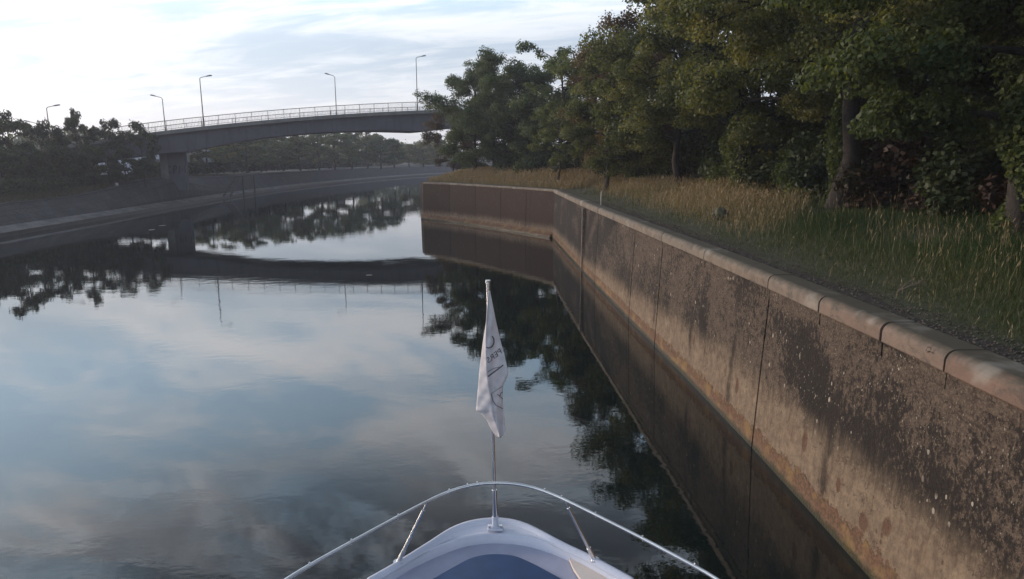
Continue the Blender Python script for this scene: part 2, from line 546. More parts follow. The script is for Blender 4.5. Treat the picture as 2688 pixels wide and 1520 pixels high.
def y_at_px(px, z):
    lo, hi = 2.0, 46.0
    for _ in range(50):
        y = (lo + hi) / 2
        # projected photo x of the face point
        x = face(y)
        depth = y * math.cos(PITCH) + (H - z) * math.sin(PITCH)
        p = 1344 + FPX * x / depth
        if p > px: lo = y
        else: hi = y
    return (lo + hi) / 2


joints = [y_at_px(p, 3.25) for p in (2322, 2157, 2024, 1853, 1741, 1702, 1668, 1613, 1572, 1540, 1511, 1471)]
joints = [-14, -11.6, -9.2, -6.8, -4.4, -2.0, .4, 2.6, 4.9, 7.1] + joints + [46.25]
panels = [-14, -9.2, -2.0, 4.9] + [y_at_px(p, 2.6) for p in (2016, 1738, 1666, 1571, 1540)] + [46.25]

wall = empty('embankment_wall', (0, 0, 0), 'long brown stained concrete canal wall with rounded coping running away on the right', 'wall')


def plan_between(y0, y1, step=1.2):
    n = max(2, int((y1 - y0) / step) + 1)
    return [(face(y), y) for y in np.linspace(y0, y1, n)]


first = True
for a, b in zip(panels[:-1], panels[1:]):
    g = .020 if b < 12 else .034
    o = sweep('panel', plan_between(a + g, b - g), [(.55, -2), (-.16, -2), (-.12, 0), (-.06, 1.6), (0, 2.93), (.55, 2.93)], M['wall'], wall, u0=a)
for a, b in zip(joints[:-1], joints[1:]):
    g = .010 if random.random() < .6 else .028
    dz = random.uniform(-.006, .006); dx = random.uniform(-.006, .006)
    sweep('band_block', plan_between(a + g * .6, b - g * .6, .8), [(.5, 2.935), (-.012 + dx, 2.935), (-.012 + dx, 3.13), (.5, 3.13)], M['wall'], wall, u0=a + .3)
    prof = [(.42, 3.132), (-.035 + dx, 3.132), (-.05 + dx, 3.15), (-.05 + dx, 3.27 + dz)]
    for k in range(1, 7):
        an = k / 6 * math.pi / 2
        prof.append((-.05 + dx + .13 * (1 - math.cos(an)), 3.27 + dz + .13 * math.sin(an)))
    prof += [(.40, 3.40 + dz), (.42, 3.38 + dz)]
    sweep('coping_stone', plan_between(a + g, b - g, .8), prof, M['coping'], wall, smooth=False, u0=a, uvv=1)
# dark core behind the joints
sweep('core', plan_between(-14, 46.2, 2), [(.6, -2), (.06, -2), (.08, 2.0), (.12, 3.30), (.6, 3.30)], M['ledge_dark'], wall, u0=0)

# return wall at the far corner, facing the camera
RP = [(2.97, 46.3), (1.6, 48.5), (-.6, 52.0), (-3.1, 55.6), (-5.6, 58.6), (-8.1, 60.9)]
ret = empty('return_wall', (0, 0, 0), 'dark reddish brown concrete wall facing the camera, left of the corner under the grass', 'wall')


def sub_plan(P, a, b, n=5):
    P = np.asarray(P, float)
    s = np.concatenate([[0], np.cumsum(np.linalg.norm(np.diff(P, axis=0), axis=1))])
    t = np.linspace(a, b, n)
    return np.stack([np.interp(t, s, P[:, 0]), np.interp(t, s, P[:, 1])], 1), s[-1]


_, RL = sub_plan(RP, 0, 1)
rj = [0.02, 3.6, 7.2, 11.0, 14.8, RL]
for a, b in zip(rj[:-1], rj[1:]):
    pl, _ = sub_plan(RP, a + .02, b - .02)
    sweep('panel', pl, [(.5, -2), (-.38, -2), (-.38, .16), (-.10, .30), (-.05, .5), (0, 3.20), (.5, 3.20)], M['wall_dark'], ret, u0=a + 30)
cj = np.linspace(0.02, RL, 11)
for a, b in zip(cj[:-1], cj[1:]):
    pl, _ = sub_plan(RP, a + .012, b - .012, 3)
    dz = random.uniform(-.015, .01)
    sweep('coping_slab', pl, [(.45, 3.205), (-.04, 3.205), (-.05, 3.3 + dz), (-.02, 3.36 + dz), (.45, 3.37 + dz)], M['coping'], ret, u0=a + 45, uvv=1)
pl, _ = sub_plan(RP, 0, RL)
sweep('core', pl, [(.6, -2), (.28, -2), (.28, 3.19), (.6, 3.19)], M['ledge_dark'], ret)
# the wall end turns away behind the point
EP = [(-8.1, 60.9), (-8.5, 62.2), (-8.3, 64.5), (-6.8, 72), (-2, 90), (8, 120), (30, 160), (80, 210), (200, 300)]
endw = sweep('bank_edge_wall', EP, [(.5, -2), (-.1, -2), (0, 3.3), (.5, 3.34)], M['wall_dark'], None, u0=60)
tag(endw, 'dark wall end at the point, turning away from the camera behind the return wall', 'wall')

# vertical recess with a pale guide rail on the near wall, and grab hoop above
ly = y_at_px(1536, 2.0)
lf = face(ly)
gr = empty('guide_rail', (lf - .1, ly, 0), 'pale vertical steel guide strip in a dark wall slot near the far corner', 'guide rail')
b = MB(); b.box((-.01, .10, 1.55), (.10, .13, 3.15)); b.build('rail_strip', simple('pale_worn_steel', (.26, .21, .17), (.16, .12, .10), 3, .6), gr)
b = MB(); b.box((0.005, -.08, 1.55), (.09, .06, 3.1)); b.build('rusty_edge', simple('rusty_steel', (.10, .055, .035), (.20, .15, .11), 6, .8), gr)
hy = y_at_px(1560, 3.4)
hoop = MB()
pts = []
for k in range(13):
    an = math.pi * k / 12
    pts.append((.45 + .28 * math.cos(an), .0 + .06 * math.cos(an), 3.4 + .28 + .34 * math.sin(an)))
pts = [(pts[0][0], pts[0][1], 3.3)] + pts + [(pts[-1][0], pts[-1][1], 3.3)]
hoop.tube(pts, .022, 8)
hp = hoop.build('grab_hoop', simple('pale_galvanised', (.45, .42, .36), None, 5, .4, .3), None, True, (face(hy) + .2, hy, 0))
hp.rotation_euler = (0, 0, math.radians(68))
tag(hp, 'curved pale metal ladder hoop standing on the bank behind the coping', 'hoop')
# small mooring ring on the coping
ry = 7.35
b = MB()
b.tube([(.05 * math.cos(a), .0, .05 * math.sin(a)) for a in np.linspace(-.5, math.pi + .5, 10)], .009, 6)
b.box((0, 0, -.045), (.07, .05, .02))
rg = b.build('mooring_ring', simple('rusty_ring', (.22, .17, .13), None, 9, .5, .4), None, True, (face(ry) - .09, ry, 3.33))
rg.scale = (.55, .55, .6)
tag(rg, 'small metal mooring ring fixed to the reddish near coping stone', 'ring')

# ------------------------------------------------------------------ right bank ground
edge = [(face(y) + .40, y) for y in np.linspace(-14, 46.2, 34)]
edge += [(2.97 + .35, 46.9), (1.9, 48.9), (-.3, 52.35), (-2.8, 55.9), (-5.3, 58.9), (-7.75, 61.1), (-8.1, 62.4), (-7.9, 64.6), (-6.4, 72), (-1.6, 90), (8.4, 120), (30.4, 160), (80, 211), (200, 301)]
edge = np.array(edge)


def dist_edge(x, y):
    """distance to the bank edge polyline (vectorised)"""
    x = np.atleast_1d(np.asarray(x, float)); y = np.atleast_1d(np.asarray(y, float))
    best = np.full(x.shape, 1e9)
    for a, b in zip(edge[:-1], edge[1:]):
        d = b - a; L = d @ d
        t = np.clip(((x - a[0]) * d[0] + (y - a[1]) * d[1]) / L, 0, 1)
        best = np.minimum(best, np.hypot(x - a[0] - t * d[0], y - a[1] - t * d[1]))
    return best


def gz(x, y):
    d = dist_edge(x, y)
    z = 3.37 + .015 * np.minimum(d, 1.2) + .125 * np.clip(d - 1.2, 0, 7) + .02 * np.clip(d - 8, 0, 200)
    z = z + .05 * np.sin(np.asarray(x) * 1.7) * np.sin(np.asarray(y) * 1.1) * np.clip((d - .9) / 2, 0, 1)
    return z


offs = [0.0, .35, .8, 1.2, 2, 3, 4.5, 6, 8, 10, 13, 18, 26, 45, 90, 260]
V = []; UVr = []
far_dir = []
for i, (x, y) in enumerate(edge):
    a = math.radians(0) if y < 46 else None
    for o in offs:
        if i < 34:
            px, py = x + o, y
        else:
            t = (i - 33) / 3.0
            an = min(t, 1.0) * math.radians(50) if i < 40 else max(0, 1 - (i - 40) / 3) * math.radians(50)
            px, py = x + o * math.cos(an), y + o * math.sin(an) * (1 if i < 46 else 0)
        V.append((px, py, 0))
V = np.array(V)
V[:, 2] = gz(V[:, 0], V[:, 1])
k = len(offs)
F = [(i * k + j, i * k + j + 1, (i + 1) * k + j + 1, (i + 1) * k + j) for i in range(len(edge) - 1) for j in range(k - 1)]
tag(link('right_bank_ground', mesh('right_bank_ground', V, F, True), M['soil']), kind='structure')
# gravel strip beside the coping
gp = [(face(y) + .42, y) for y in np.linspace(-14, 46, 60)]
V = []
for i, (x, y) in enumerate(gp):
    wv = .42 + .12 * math.sin(y * 1.3) + .08 * math.sin(y * 3.7)
    wv *= 1.0 if y < 24 else max(.35, 1 - (y - 24) / 20)
    for o in (0, wv * .5, wv):
        V.append((x + o, y, float(gz(x + o, y)[0]) + .012 - (0.02 if o == wv else 0)))
F = [(i * 3 + j, i * 3 + j + 1, (i + 1) * 3 + j + 1, (i + 1) * 3 + j) for i in range(len(gp) - 1) for j in range(2)]
tag(link('gravel_path', mesh('gravel_path', V, F, True), M['gravel']), kind='structure')
# loose stones
def pebbles():
    n = 5200
    y = 3 + 30 * rng.random(n) ** 1.6
    fx = np.interp(y, WY, WX)
    x = fx + .42 + rng.random(n) ** 1.2 * .6
    s = .008 + .02 * rng.random(n) ** 3
    z = gz(x, y) + .012 + s * .3
    base = np.array([(1, 0, 0), (0, 1, 0), (-1, 0, 0), (0, -1, 0), (0, 0, .6), (0, 0, -.6)])
    fc = np.array([(0, 1, 4), (1, 2, 4), (2, 3, 4), (3, 0, 4), (1, 0, 5), (2, 1, 5), (3, 2, 5), (0, 3, 5)])
    V = base[None] * s[:, None, None] * rng.uniform(.6, 1.4, (n, 6, 1)) + np.stack([x, y, z], 1)[:, None]
    Fm = (fc[None] + (np.arange(n) * 6)[:, None, None]).reshape(-1, 3)
    return mesh('loose_gravel', V.reshape(-1, 3), Fm, attr=np.repeat(rng.random(n), 6))
tag(link('loose_gravel', pebbles(), simple('pale_gravel', (.095, .080, .066), (.035, .028, .023), 6, .9)), 'loose pale gravel scattered behind the coping', 'gravel', kind='stuff')

# ------------------------------------------------------------------ left bank
LW = [(-30, -40), (-32, 5)] + [tuple(at(x, y, z=0)[:2]) for x, y in ((0, 622), (160, 599), (318, 569), (480, 540), (637, 513), (760, 495), (900, 479.5), (1010, 469), (1117, 461))]
LW += [(-10, 262), (30, 310), (110, 360), (260, 420)]
lw = np.array(LW)
# densify with smoothing
def dens(P, step):
    P = np.asarray(P, float)
    s = np.concatenate([[0], np.cumsum(np.linalg.norm(np.diff(P, axis=0), axis=1))])
    t = np.arange(0, s[-1], step)
    X = np.interp(t, s, P[:, 0]); Y = np.interp(t, s, P[:, 1])
    for _ in range(3):
        X[1:-1] = (X[:-2] + X[1:-1] * 2 + X[2:]) / 4; Y[1:-1] = (Y[:-2] + Y[1:-1] * 2 + Y[2:]) / 4
    return np.stack([X, Y], 1)
LP = dens(LW, 6.0)
tag(sweep('quay_ledge', LP, [(1.2, -2), (0, -2), (0, .32), (.06, .34), (.95, .62), (1.0, .64)], M['ledge'], None, side=-1, caps=False), 'pale sloping concrete ledge just above the water along the left bank', 'ledge', kind='structure')
tag(sweep('quay_ledge_face', LP, [(-.012, -1), (-.012, .30)], M['ledge_dark'], None, side=-1, caps=False), kind='structure')
def raise_(o):
    me = o.data
    co = np.empty(len(me.vertices) * 3, dtype=np.float32); me.vertices.foreach_get('co', co); co = co.reshape(-1, 3)
    k = len(me.vertices) // len(LP); d = np.linalg.norm(co.reshape(len(LP), k, 3)[:, :, :2] - LP[:, None, :], axis=2).reshape(-1)
    co[:, 2] += lift(np.repeat(LP[:, 1], k), d)
    me.vertices.foreach_set('co', co.ravel()); me.update()
    return o


def lift(y, off):
    q = np.clip((np.asarray(y) - 60) / 18, 0, 1); q = q * q * (3 - 2 * q)
    return q * np.interp(off, [1.0, 2.0, 3.2, 8, 14], [0, .42, .85, .15, 0]) + np.exp(-((np.asarray(y) - 80) / 10) ** 2) * np.interp(off, [.98, 1.1, 1.5, 2.0, 2.9, 4.5, 7], [0, 1.1, 1.6, 1.35, .45, .35, .2])


tag(raise_(sweep('quay_slope', LP, [(.99, .60), (1.1, .66), (1.5, .95), (2.0, 1.30), (2.9, 2.0)], M['quay'], None, side=-1, caps=False, uvv=1)), kind='structure')
tag(raise_(sweep('quay_kerb', LP, [(2.88, 1.9), (2.86, 2.06), (3.2, 2.08), (3.22, 1.9)], M['quay'], None, side=-1, caps=False)), kind='structure')
LG = [(3.15, 2.0), (4.5, 2.15), (6.5, 2.4), (8.0, 2.6), (14, 2.75), (40, 3.1), (110, 3.5), (500, 5.0)]
tag(raise_(sweep('left_bank_ground', LP, LG, simple('shaded_grass_slope', (.045, .042, .026), (.032, .032, .020), .5, .95, bs=.8, bd=.1), None, side=-1, caps=False)), kind='structure')


def left_pt(y, off):
    """point on the left bank at distance y, off metres inland"""
    i = int(np.argmin(np.abs(LP[:200, 1] - y) + (LP[:200, 0] > 20) * 500))
    x = np.interp(y, LP[:i + 3, 1], LP[:i + 3, 0]) if i > 2 else LP[i][0]
    z = float(np.interp(off, [0] + [q[0] for q in LG], [.3] + [q[1] for q in LG]))
    return float(x) - off, float(y), z + float(lift(y, off))

# ------------------------------------------------------------------ trees
def tube_np(paths):
    """paths: list of (pts Nx3, radii N). 6-sided tubes -> V, F"""
    Vs = []; Fs = []; o = 0; n = 6
    for P, R in paths:
        P = np.asarray(P, float); R = np.asarray(R, float)
        D = np.gradient(P, axis=0); D /= np.linalg.norm(D, axis=1)[:, None] + 1e-9
        A = np.cross(D, np.array((.31, .87, .38))); A /= np.linalg.norm(A, axis=1)[:, None] + 1e-9
        B = np.cross(D, A)
        th = np.arange(n) * 2 * math.pi / n
        ring = P[:, None] + R[:, None, None] * (A[:, None] * np.cos(th)[None, :, None] + B[:, None] * np.sin(th)[None, :, None])
        Vs.append(ring.reshape(-1, 3))
        i = np.arange(len(P) - 1)[:, None]; kk = np.arange(n)[None]
        q = np.stack([i * n + kk, i * n + (kk + 1) % n, (i + 1) * n + (kk + 1) % n, (i + 1) * n + kk], -1).reshape(-1, 4) + o
        Fs.append(q); o += len(P) * n
    return np.concatenate(Vs), np.concatenate(Fs)


def leaves_np(C, R, N, size, r, flat=.75, droop=.5, lw=.42):
    """leaf rhombs in clumps. C centres, R radii, N count each"""
    C = np.repeat(C, N, axis=0); Rr = np.repeat(R, N)
    n = len(C)
    d = r.normal(size=(n, 3)); d /= np.linalg.norm(d, axis=1)[:, None]
    rad = r.random(n) ** .45
    p = C + d * (rad * Rr)[:, None] * np.array((1, 1, flat))
    p[:, 2] -= (np.hypot(d[:, 0], d[:, 1]) * rad * Rr) * droop * .5
    nrm = d * .8 + r.normal(size=(n, 3)) * .55 + np.array((0, 0, .45)); nrm /= np.linalg.norm(nrm, axis=1)[:, None]
    t = np.cross(nrm, r.normal(size=(n, 3))); t /= np.linalg.norm(t, axis=1)[:, None] + 1e-9
    t[:, 2] -= droop * .6; t /= np.linalg.norm(t, axis=1)[:, None]
    bt = np.cross(nrm, t); bt /= np.linalg.norm(bt, axis=1)[:, None] + 1e-9
    s = size * r.uniform(.6, 1.35, n)
    a = p - t * s[:, None] * .5; c = p + t * s[:, None] * .5
    mid = p - t * s[:, None] * .05 + nrm * s[:, None] * .10
    b = mid + bt * s[:, None] * lw; e = mid - bt * s[:, None] * lw
    V = np.stack([a, b, c, e], 1).reshape(-1, 3)
    F = np.arange(n * 4).reshape(n, 4)
    return V, F, n


def tree_meshes(seed, h=11.0, cr=3.6, base=.25, nl=14, leaves=26000, size=.17, clump=.75, open_=0.0, tr=.2, droop=.5, shape='round', lw=.42):
    r = np.random.default_rng(seed)
    paths = []
    n = 9
    zz = np.linspace(0, h * .93, n)
    wob = np.cumsum(r.normal(size=(n, 2)) * .11, axis=0); wob[0] = 0
    T = np.stack([wob[:, 0], wob[:, 1], zz], 1)
    Rt = tr * (1 - zz / h * .93) ** .8 + .012
    Rt[0] *= 1.35
    T[0, 2] = -.3
    paths.append((T, Rt))
    C = []; R = []
    for i in range(nl):
        f = base + (1 - base) * ((i + r.random() * .7) / nl) * .94
        z0 = f * h * .9
        o = np.array([np.interp(z0, T[:, 2], T[:, 0]), np.interp(z0, T[:, 2], T[:, 1]), z0])
        g = (f - base) / (1 - base)
        if shape == 'round': wdt = cr * (math.sin(math.pi * (.22 + g * .60)) ** .7)
        elif shape == 'column': wdt = cr * (1 - .75 * g ** 2)
        else: wdt = cr * (1 - .62 * g) * (.8 + .4 * (g > .1))
        L = max(.5, wdt * r.uniform(.75, 1.15))
        az = i * 2.39996 + r.random() * .8
        rise = r.uniform(.15, .6) * L * (.5 + g)
        ns = 6
        tt = np.linspace(0, 1, ns)
        P = o + np.stack([np.cos(az) * L * tt, np.sin(az) * L * tt, rise * tt ** .8 - droop * .25 * L * tt ** 2.5], 1) + np.cumsum(r.normal(size=(ns, 3)) * .055 * L / 3, axis=0) * (tt[:, None] > 0)
        r0 = np.interp(z0, T[:, 2], Rt) * .5
        paths.append((P, r0 * (1 - tt * .85) + .006))
        for s in range(int(3 + 3 * r.random() + L)):
            q = r.uniform(.3, 1.0)
            b0 = np.array([np.interp(q, tt, P[:, j]) for j in range(3)])
            l2 = L * r.uniform(.22, .48)
            a2 = az + r.uniform(-1.5, 1.5)
            e = b0 + np.array((math.cos(a2) * l2, math.sin(a2) * l2, r.uniform(-.35, .6) * l2))
            mm = (b0 + e) / 2 + r.normal(size=3) * .08 * l2
            paths.append((np.array([b0, mm, e]), np.array([r0 * (1 - q * .8) * .5 + .006, r0 * .25 + .005, .005])))
            C.append(e); R.append(clump * r.uniform(.55, 1.25))
            C.append(mm + np.array((0, 0, .1))); R.append(clump * r.uniform(.4, .85))
        C.append(P[-1]); R.append(clump * r.uniform(.6, 1.2))
    for _ in range(6):
        C.append(T[-1] + r.normal(size=3) * np.array((.5, .5, .35)) * cr * .3); R.append(clump * r.uniform(.6, 1.0))
    C = np.array(C); R = np.array(R)
    if open_:
        keep = r.random(len(C)) > open_
        C = C[keep]; R = R[keep]
    wgt = R ** 2; N = np.maximum(8, (leaves * wgt / wgt.sum())).astype(int)
    V, F, cnt = leaves_np(C, R, N, size, r, droop=droop, lw=lw)
    ct = np.clip(r.beta(1.6, 1.9, len(C)) * .8, 0, 1)
    tint = np.clip(np.repeat(ct, N) + r.normal(size=cnt) * .14, 0, 1)
    crown = mesh('crown', V, F, attr=np.repeat(tint, 4))
    tv, tf = tube_np(paths)
    trunk = mesh('trunk', tv, tf, True)
    trunk.materials.append(M['bark'])
    return trunk, crown


def with_mat(me, m):
    c = me.copy(); c.materials.clear(); c.materials.append(m)
    return c


BIG = tree_meshes(14, 13.0, 5.0, .33, 22, 105000, .120, .72, tr=.31, droop=1.0, lw=.34)
NEAR = [tree_meshes(11, 12.5, 4.3, .20, 20, 80000, .125, .74, tr=.22, droop=.9, lw=.34),
        tree_meshes(12, 12.0, 4.0, .22, 19, 88000, .120, .70, tr=.22, droop=1.0, lw=.34)]
MID = [tree_meshes(21, 11.5, 3.7, .16, 18, 44000, .155, .76, tr=.17, droop=.8, lw=.36),
       tree_meshes(22, 11.0, 3.5, .20, 17, 42000, .155, .74, tr=.15, droop=.7, lw=.36),
       tree_meshes(23, 10.5, 3.4, .30, 15, 12000, .16, .56, .30, tr=.14, droop=.2)]
FAR = [tree_meshes(31, 8.0, 2.3, .22, 13, 7000, .26, .60, tr=.12, shape='column'),
       tree_meshes(32, 7.5, 2.8, .20, 13, 7000, .27, .68, tr=.12),
       tree_meshes(33, 8.5, 3.4, .14, 15, 8000, .30, .85, tr=.14)]
_cache = {}


def tree(kind, m, loc, s=1.0, rz=0.0, label='', group=None, sz=None, name='tree', cat='tree'):
    o = empty(name, loc, label, cat, group, rz)
    o.scale = (s, s, sz or s)
    link('trunk', kind[0], None, o)
    key = (id(kind[1]), m)
    if key not in _cache: _cache[key] = with_mat(kind[1], M[m])
    link('crown', _cache[key], None, o)
    return o


def gxy(px, Y):
    x = (px - 1344) / FPX * (Y * math.cos(PITCH) + (H - 4) * math.sin(PITCH))
    return (x, Y, float(gz(x, Y)[0]) - .05)


GR = 'trees along the right bank'
tree(BIG, 'leaf_olive', gxy(2192, 21.0), 1.0, .6, 'large olive green tree with the clear thick trunk at the edge of the green grass', GR)
tree(NEAR[1], 'leaf', gxy(2680, 14.0), .95, 2.0, 'dark ivy wrapped tree at the far right edge of the picture', GR)
tree(NEAR[1], 'leaf_olive', gxy(1935, 29.5), 1.0, 4.1, 'olive tree on an ivy covered trunk, just left of the thick bare trunk', GR)
tree(MID[0], 'leaf_olive', gxy(1788, 37.0), 1.05, 1.1, 'yellowish green tree behind the tall dry grass, left of the ivy covered trunk', GR)
tree(MID[1], 'leaf_brown', gxy(1640, 44.0), .90, 3.3, 'tall tree whose upper crown has turned reddish brown', GR)
tree(MID[0], 'leaf_olive', gxy(1590, 41.0), .66, 5.2, 'lower olive tree with slender pale stem in front of the brown crown', GR)
tree(MID[2], 'leaf_cool', gxy(1462, 55.0), 1.0, .3, 'sparse see-through tree with open branches against the sky', GR)
tree(MID[1], 'leaf_cool', gxy(1350, 61.0), .95, 2.2, 'dense cool green tree between the sparse tree and the pointed one', GR)
tree(MID[0], 'leaf_cool', gxy(1240, 64.0), .95, 4.0, 'pointed cool green tree standing on the grassy point', GR)
tree(MID[1], 'leaf_brown', gxy(1190, 71.0), .68, 1.0, 'small brownish tree at the tip of the point in front of the bridge', GR)
tree(MID[1], 'leaf_cool', gxy(1290, 69.0), .90, 3.1, 'bushy cool green tree just right of the pointed one on the grassy point', GR)
tree(MID[0], 'leaf_cool', gxy(1400, 64.0), .86, 2.6, 'rounded cool green tree filling the gap left of the sparse tree', GR)
tree(MID[2], 'leaf', gxy(1462, 50.0), .55, 1.7, 'slim young tree with a thin pale stem rising from the dry grass', GR)
tree(MID[1], 'leaf', gxy(1560, 52.0), .88, 5.7, 'dark green tree filling the gap left of the brown crown', GR)
GB = 'trees in the second row of the wood'
sec = [(18.5, 12, 1, 'dark tree deep in the wood behind the ivy wrapped tree at the right edge'),
       (16.5, 19, 0, 'dark tree in the wood between the right edge and the thick bare trunk'),
       (15.5, 26, 1, 'dark tree directly behind the thick bare trunk'),
       (16.0, 33, 0, 'dark tree in the wood behind the ivy covered olive tree'),
       (15.0, 41, 1, 'dark tree in the wood behind the yellowish green tree'),
       (12.5, 50, 0, 'dark tree in the wood behind the reddish brown crown'),
       (8.0, 60, 1, 'dark tree in the wood behind the sparse see-through tree'),
       (2.0, 70, 0, 'dark tree in the wood behind the dense cool green tree'),
       (22, 22, 0, 'tall tree in the back of the wood above the red shrubs'),
       (23, 34, 1, 'tall tree in the back of the wood right of the pale gap'),
       (22, 46, 0, 'tall tree in the back of the wood behind the olive trees'),
       (17, 58, 1, 'tall tree in the back of the wood behind the brown crown'),
       (11.5, 8.0, 0, 'tree beside the ivy wrapped one, reaching in from the right edge')]
for i, (x, y, k, lb) in enumerate(sec):
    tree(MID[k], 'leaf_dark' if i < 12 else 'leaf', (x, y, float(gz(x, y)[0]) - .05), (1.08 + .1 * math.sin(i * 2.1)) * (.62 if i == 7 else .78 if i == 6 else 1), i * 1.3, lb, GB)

# shrubs under the trees
def bush_mesh(seed, leaves=5200, size=.15, w=1.9, hh=1.7, nc=26):
    r = np.random.default_rng(seed)
    C = r.normal(size=(nc, 3)) * np.array((w * .45, w * .45, 0)); C[:, 2] = r.random(nc) * hh
    R = r.uniform(.35, .7, nc)
    N = np.full(nc, leaves // nc)
    V, F, n = leaves_np(C, R, N, size, r, .9, .4)
    V[:, 2] = np.maximum(V[:, 2], -.05)
    return mesh('shrub', V, F, attr=np.repeat(np.clip(np.repeat(r.random(nc) * .8, N) + r.normal(size=n) * .12, 0, 1), 4))
BUSH = [bush_mesh(41), bush_mesh(42), bush_mesh(43)]
_b = {}


def bush(k, m, loc, s, rz, label, group, sz=None, name='shrub', cat='shrub'):
    key = (k, m)
    if key not in _b: _b[key] = with_mat(BUSH[k], M[m])
    o = link(name, _b[key], None, None, loc)
    o.rotation_euler = (0, 0, rz); o.scale = (s, s, sz or s)
    return tag(o, label, cat, group)


GS = 'shrubs under the trees on the right bank'
where = [(13.6, 9.5, 'ruddy', 'at the far right edge behind the ivy wrapped trunk'), (12.9, 12.5, 'dark', 'just left of the ivy wrapped trunk'),
         (12.8, 15.2, 'ruddy', 'reddish, between the ivy wrapped trunk and the thick bare trunk'), (12.4, 17.8, 'dark', 'dark, right of the thick bare trunk'),
         (12.4, 20.2, 'ruddy', 'reddish, close behind the right side of the thick bare trunk'), (11.8, 23.2, 'dark', 'just left of the thick bare trunk'),
         (11.7, 25.6, 'leaf', 'green, halfway between the bare trunk and the ivy covered trunk'), (11.6, 28.5, 'dark', 'behind the ivy covered trunk'),
         (11.4, 32.0, 'leaf', 'left of the ivy covered trunk above the dry grass'), (11.3, 35.5, 'dark', 'right of the yellowish green tree'),
         (11.0, 40.0, 'dark', 'left of the yellowish green tree'), (9.6, 44.5, 'leaf', 'beneath the reddish brown crown'),
         (7.6, 49.5, 'dark', 'beneath the dark green tree left of the brown crown'), (4.6, 55.5, 'dark', 'behind the slim young tree'),
         (2.2, 58.5, 'cool', 'right of the tree on the grassy point'), (-.3, 62.5, 'cool', 'beside the trunk on the grassy point'),
         (-3.6, 67.5, 'cool', 'on the tip of the grassy point'), (14.5, 6.0, 'dark', 'dark, nearest the camera in the wood')]
mm = {'ruddy': 'leaf_ruddy', 'dark': 'leaf_dark', 'leaf': 'leaf', 'cool': 'leaf_cool'}
for i, (x, y, c, lb) in enumerate(where):
    bush(i % 3, mm[c], (x, y, float(gz(x, y)[0]) - .1), 1.12 + .12 * math.sin(i * 1.9), i * 1.1, 'leafy shrub ' + lb, GS, 1.05 + .2 * math.cos(i * 1.3))
# back of the wood: one dense mass nobody could count
def wood_mass():
    r = np.random.default_rng(5)
    n = 620
    y = r.uniform(-2, 100, n); x = np.interp(y, [-2, 20, 45, 60, 75, 100], [26, 25.5, 25, 20, 12, 18]) + r.uniform(0, 5, n)
    z = r.uniform(3.5, 9.5, n)
    C = np.stack([x, y, z], 1); R = r.uniform(1.3, 2.2, n); N = np.full(n, 75)
    V, F, k = leaves_np(C, R, N, .62, r, .8, .4)
    return mesh('woods', V, F, attr=np.repeat(np.clip(r.random(k) * .6, 0, 1), 4))
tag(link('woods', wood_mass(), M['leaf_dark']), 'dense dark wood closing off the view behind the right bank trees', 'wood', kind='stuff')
def under_mass():
    r = np.random.default_rng(6)
    n = 420
    y = r.uniform(2, 72, n)
    x = np.interp(y, [0, 12, 22, 30, 40, 50, 60, 72], [15.5, 14.4, 13.6, 13.2, 12.6, 10, 5, -1]) + r.uniform(0, 5, n)
    z = gz(x, y) + r.random(n) ** 1.4 * 2.6
    C = np.stack([x, y, z], 1); R = r.uniform(.6, 1.1, n); N = np.full(n, 130)
    V, F, k = leaves_np(C, R, N, .24, r, .85, .4)
    return mesh('undergrowth', V, F, attr=np.repeat(np.clip(np.repeat(r.random(n), N) * .7 + r.random(k) * .25, 0, 1), 4))
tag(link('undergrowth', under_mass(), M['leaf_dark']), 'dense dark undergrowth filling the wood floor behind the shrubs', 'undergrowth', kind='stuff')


def ivy(loc, hgt, rad, label, seed, n=2600, leanx=0.0):
    r = np.random.default_rng(seed)
    z = r.random(n) * hgt; a = r.random(n) * 2 * math.pi
    rr = rad * (1 + .5 * np.sin(z * 2.3 + a)) * r.uniform(.75, 1.5, n)
    C = np.stack([np.cos(a) * rr, np.sin(a) * rr, z], 1)
    V, F, k = leaves_np(C, np.full(n, .05), np.full(n, 2), .11, r, 1, .8)
    o = link('ivy', mesh('ivy', V, F, attr=np.repeat(r.random(k) * .8, 4)), M['leaf'], None, loc)
    return tag(o, label, 'ivy', 'ivy on the trunks')
x, y, z = gxy(2680, 14.0); ivy((x, y, z), 4.6, .33, 'ivy climbing the trunk at the far right edge', 51, 7000)
x, y, z = gxy(1935, 29.5); ivy((x, y, z), 5.0, .42, 'ivy clothing the trunk left of the thick bare one', 52, 3200)
x, y, z = gxy(2192, 21.0); ivy((x - .08, y, z), 3.4, .20, 'thin ivy up the left side of the thick bare trunk', 53, 900)

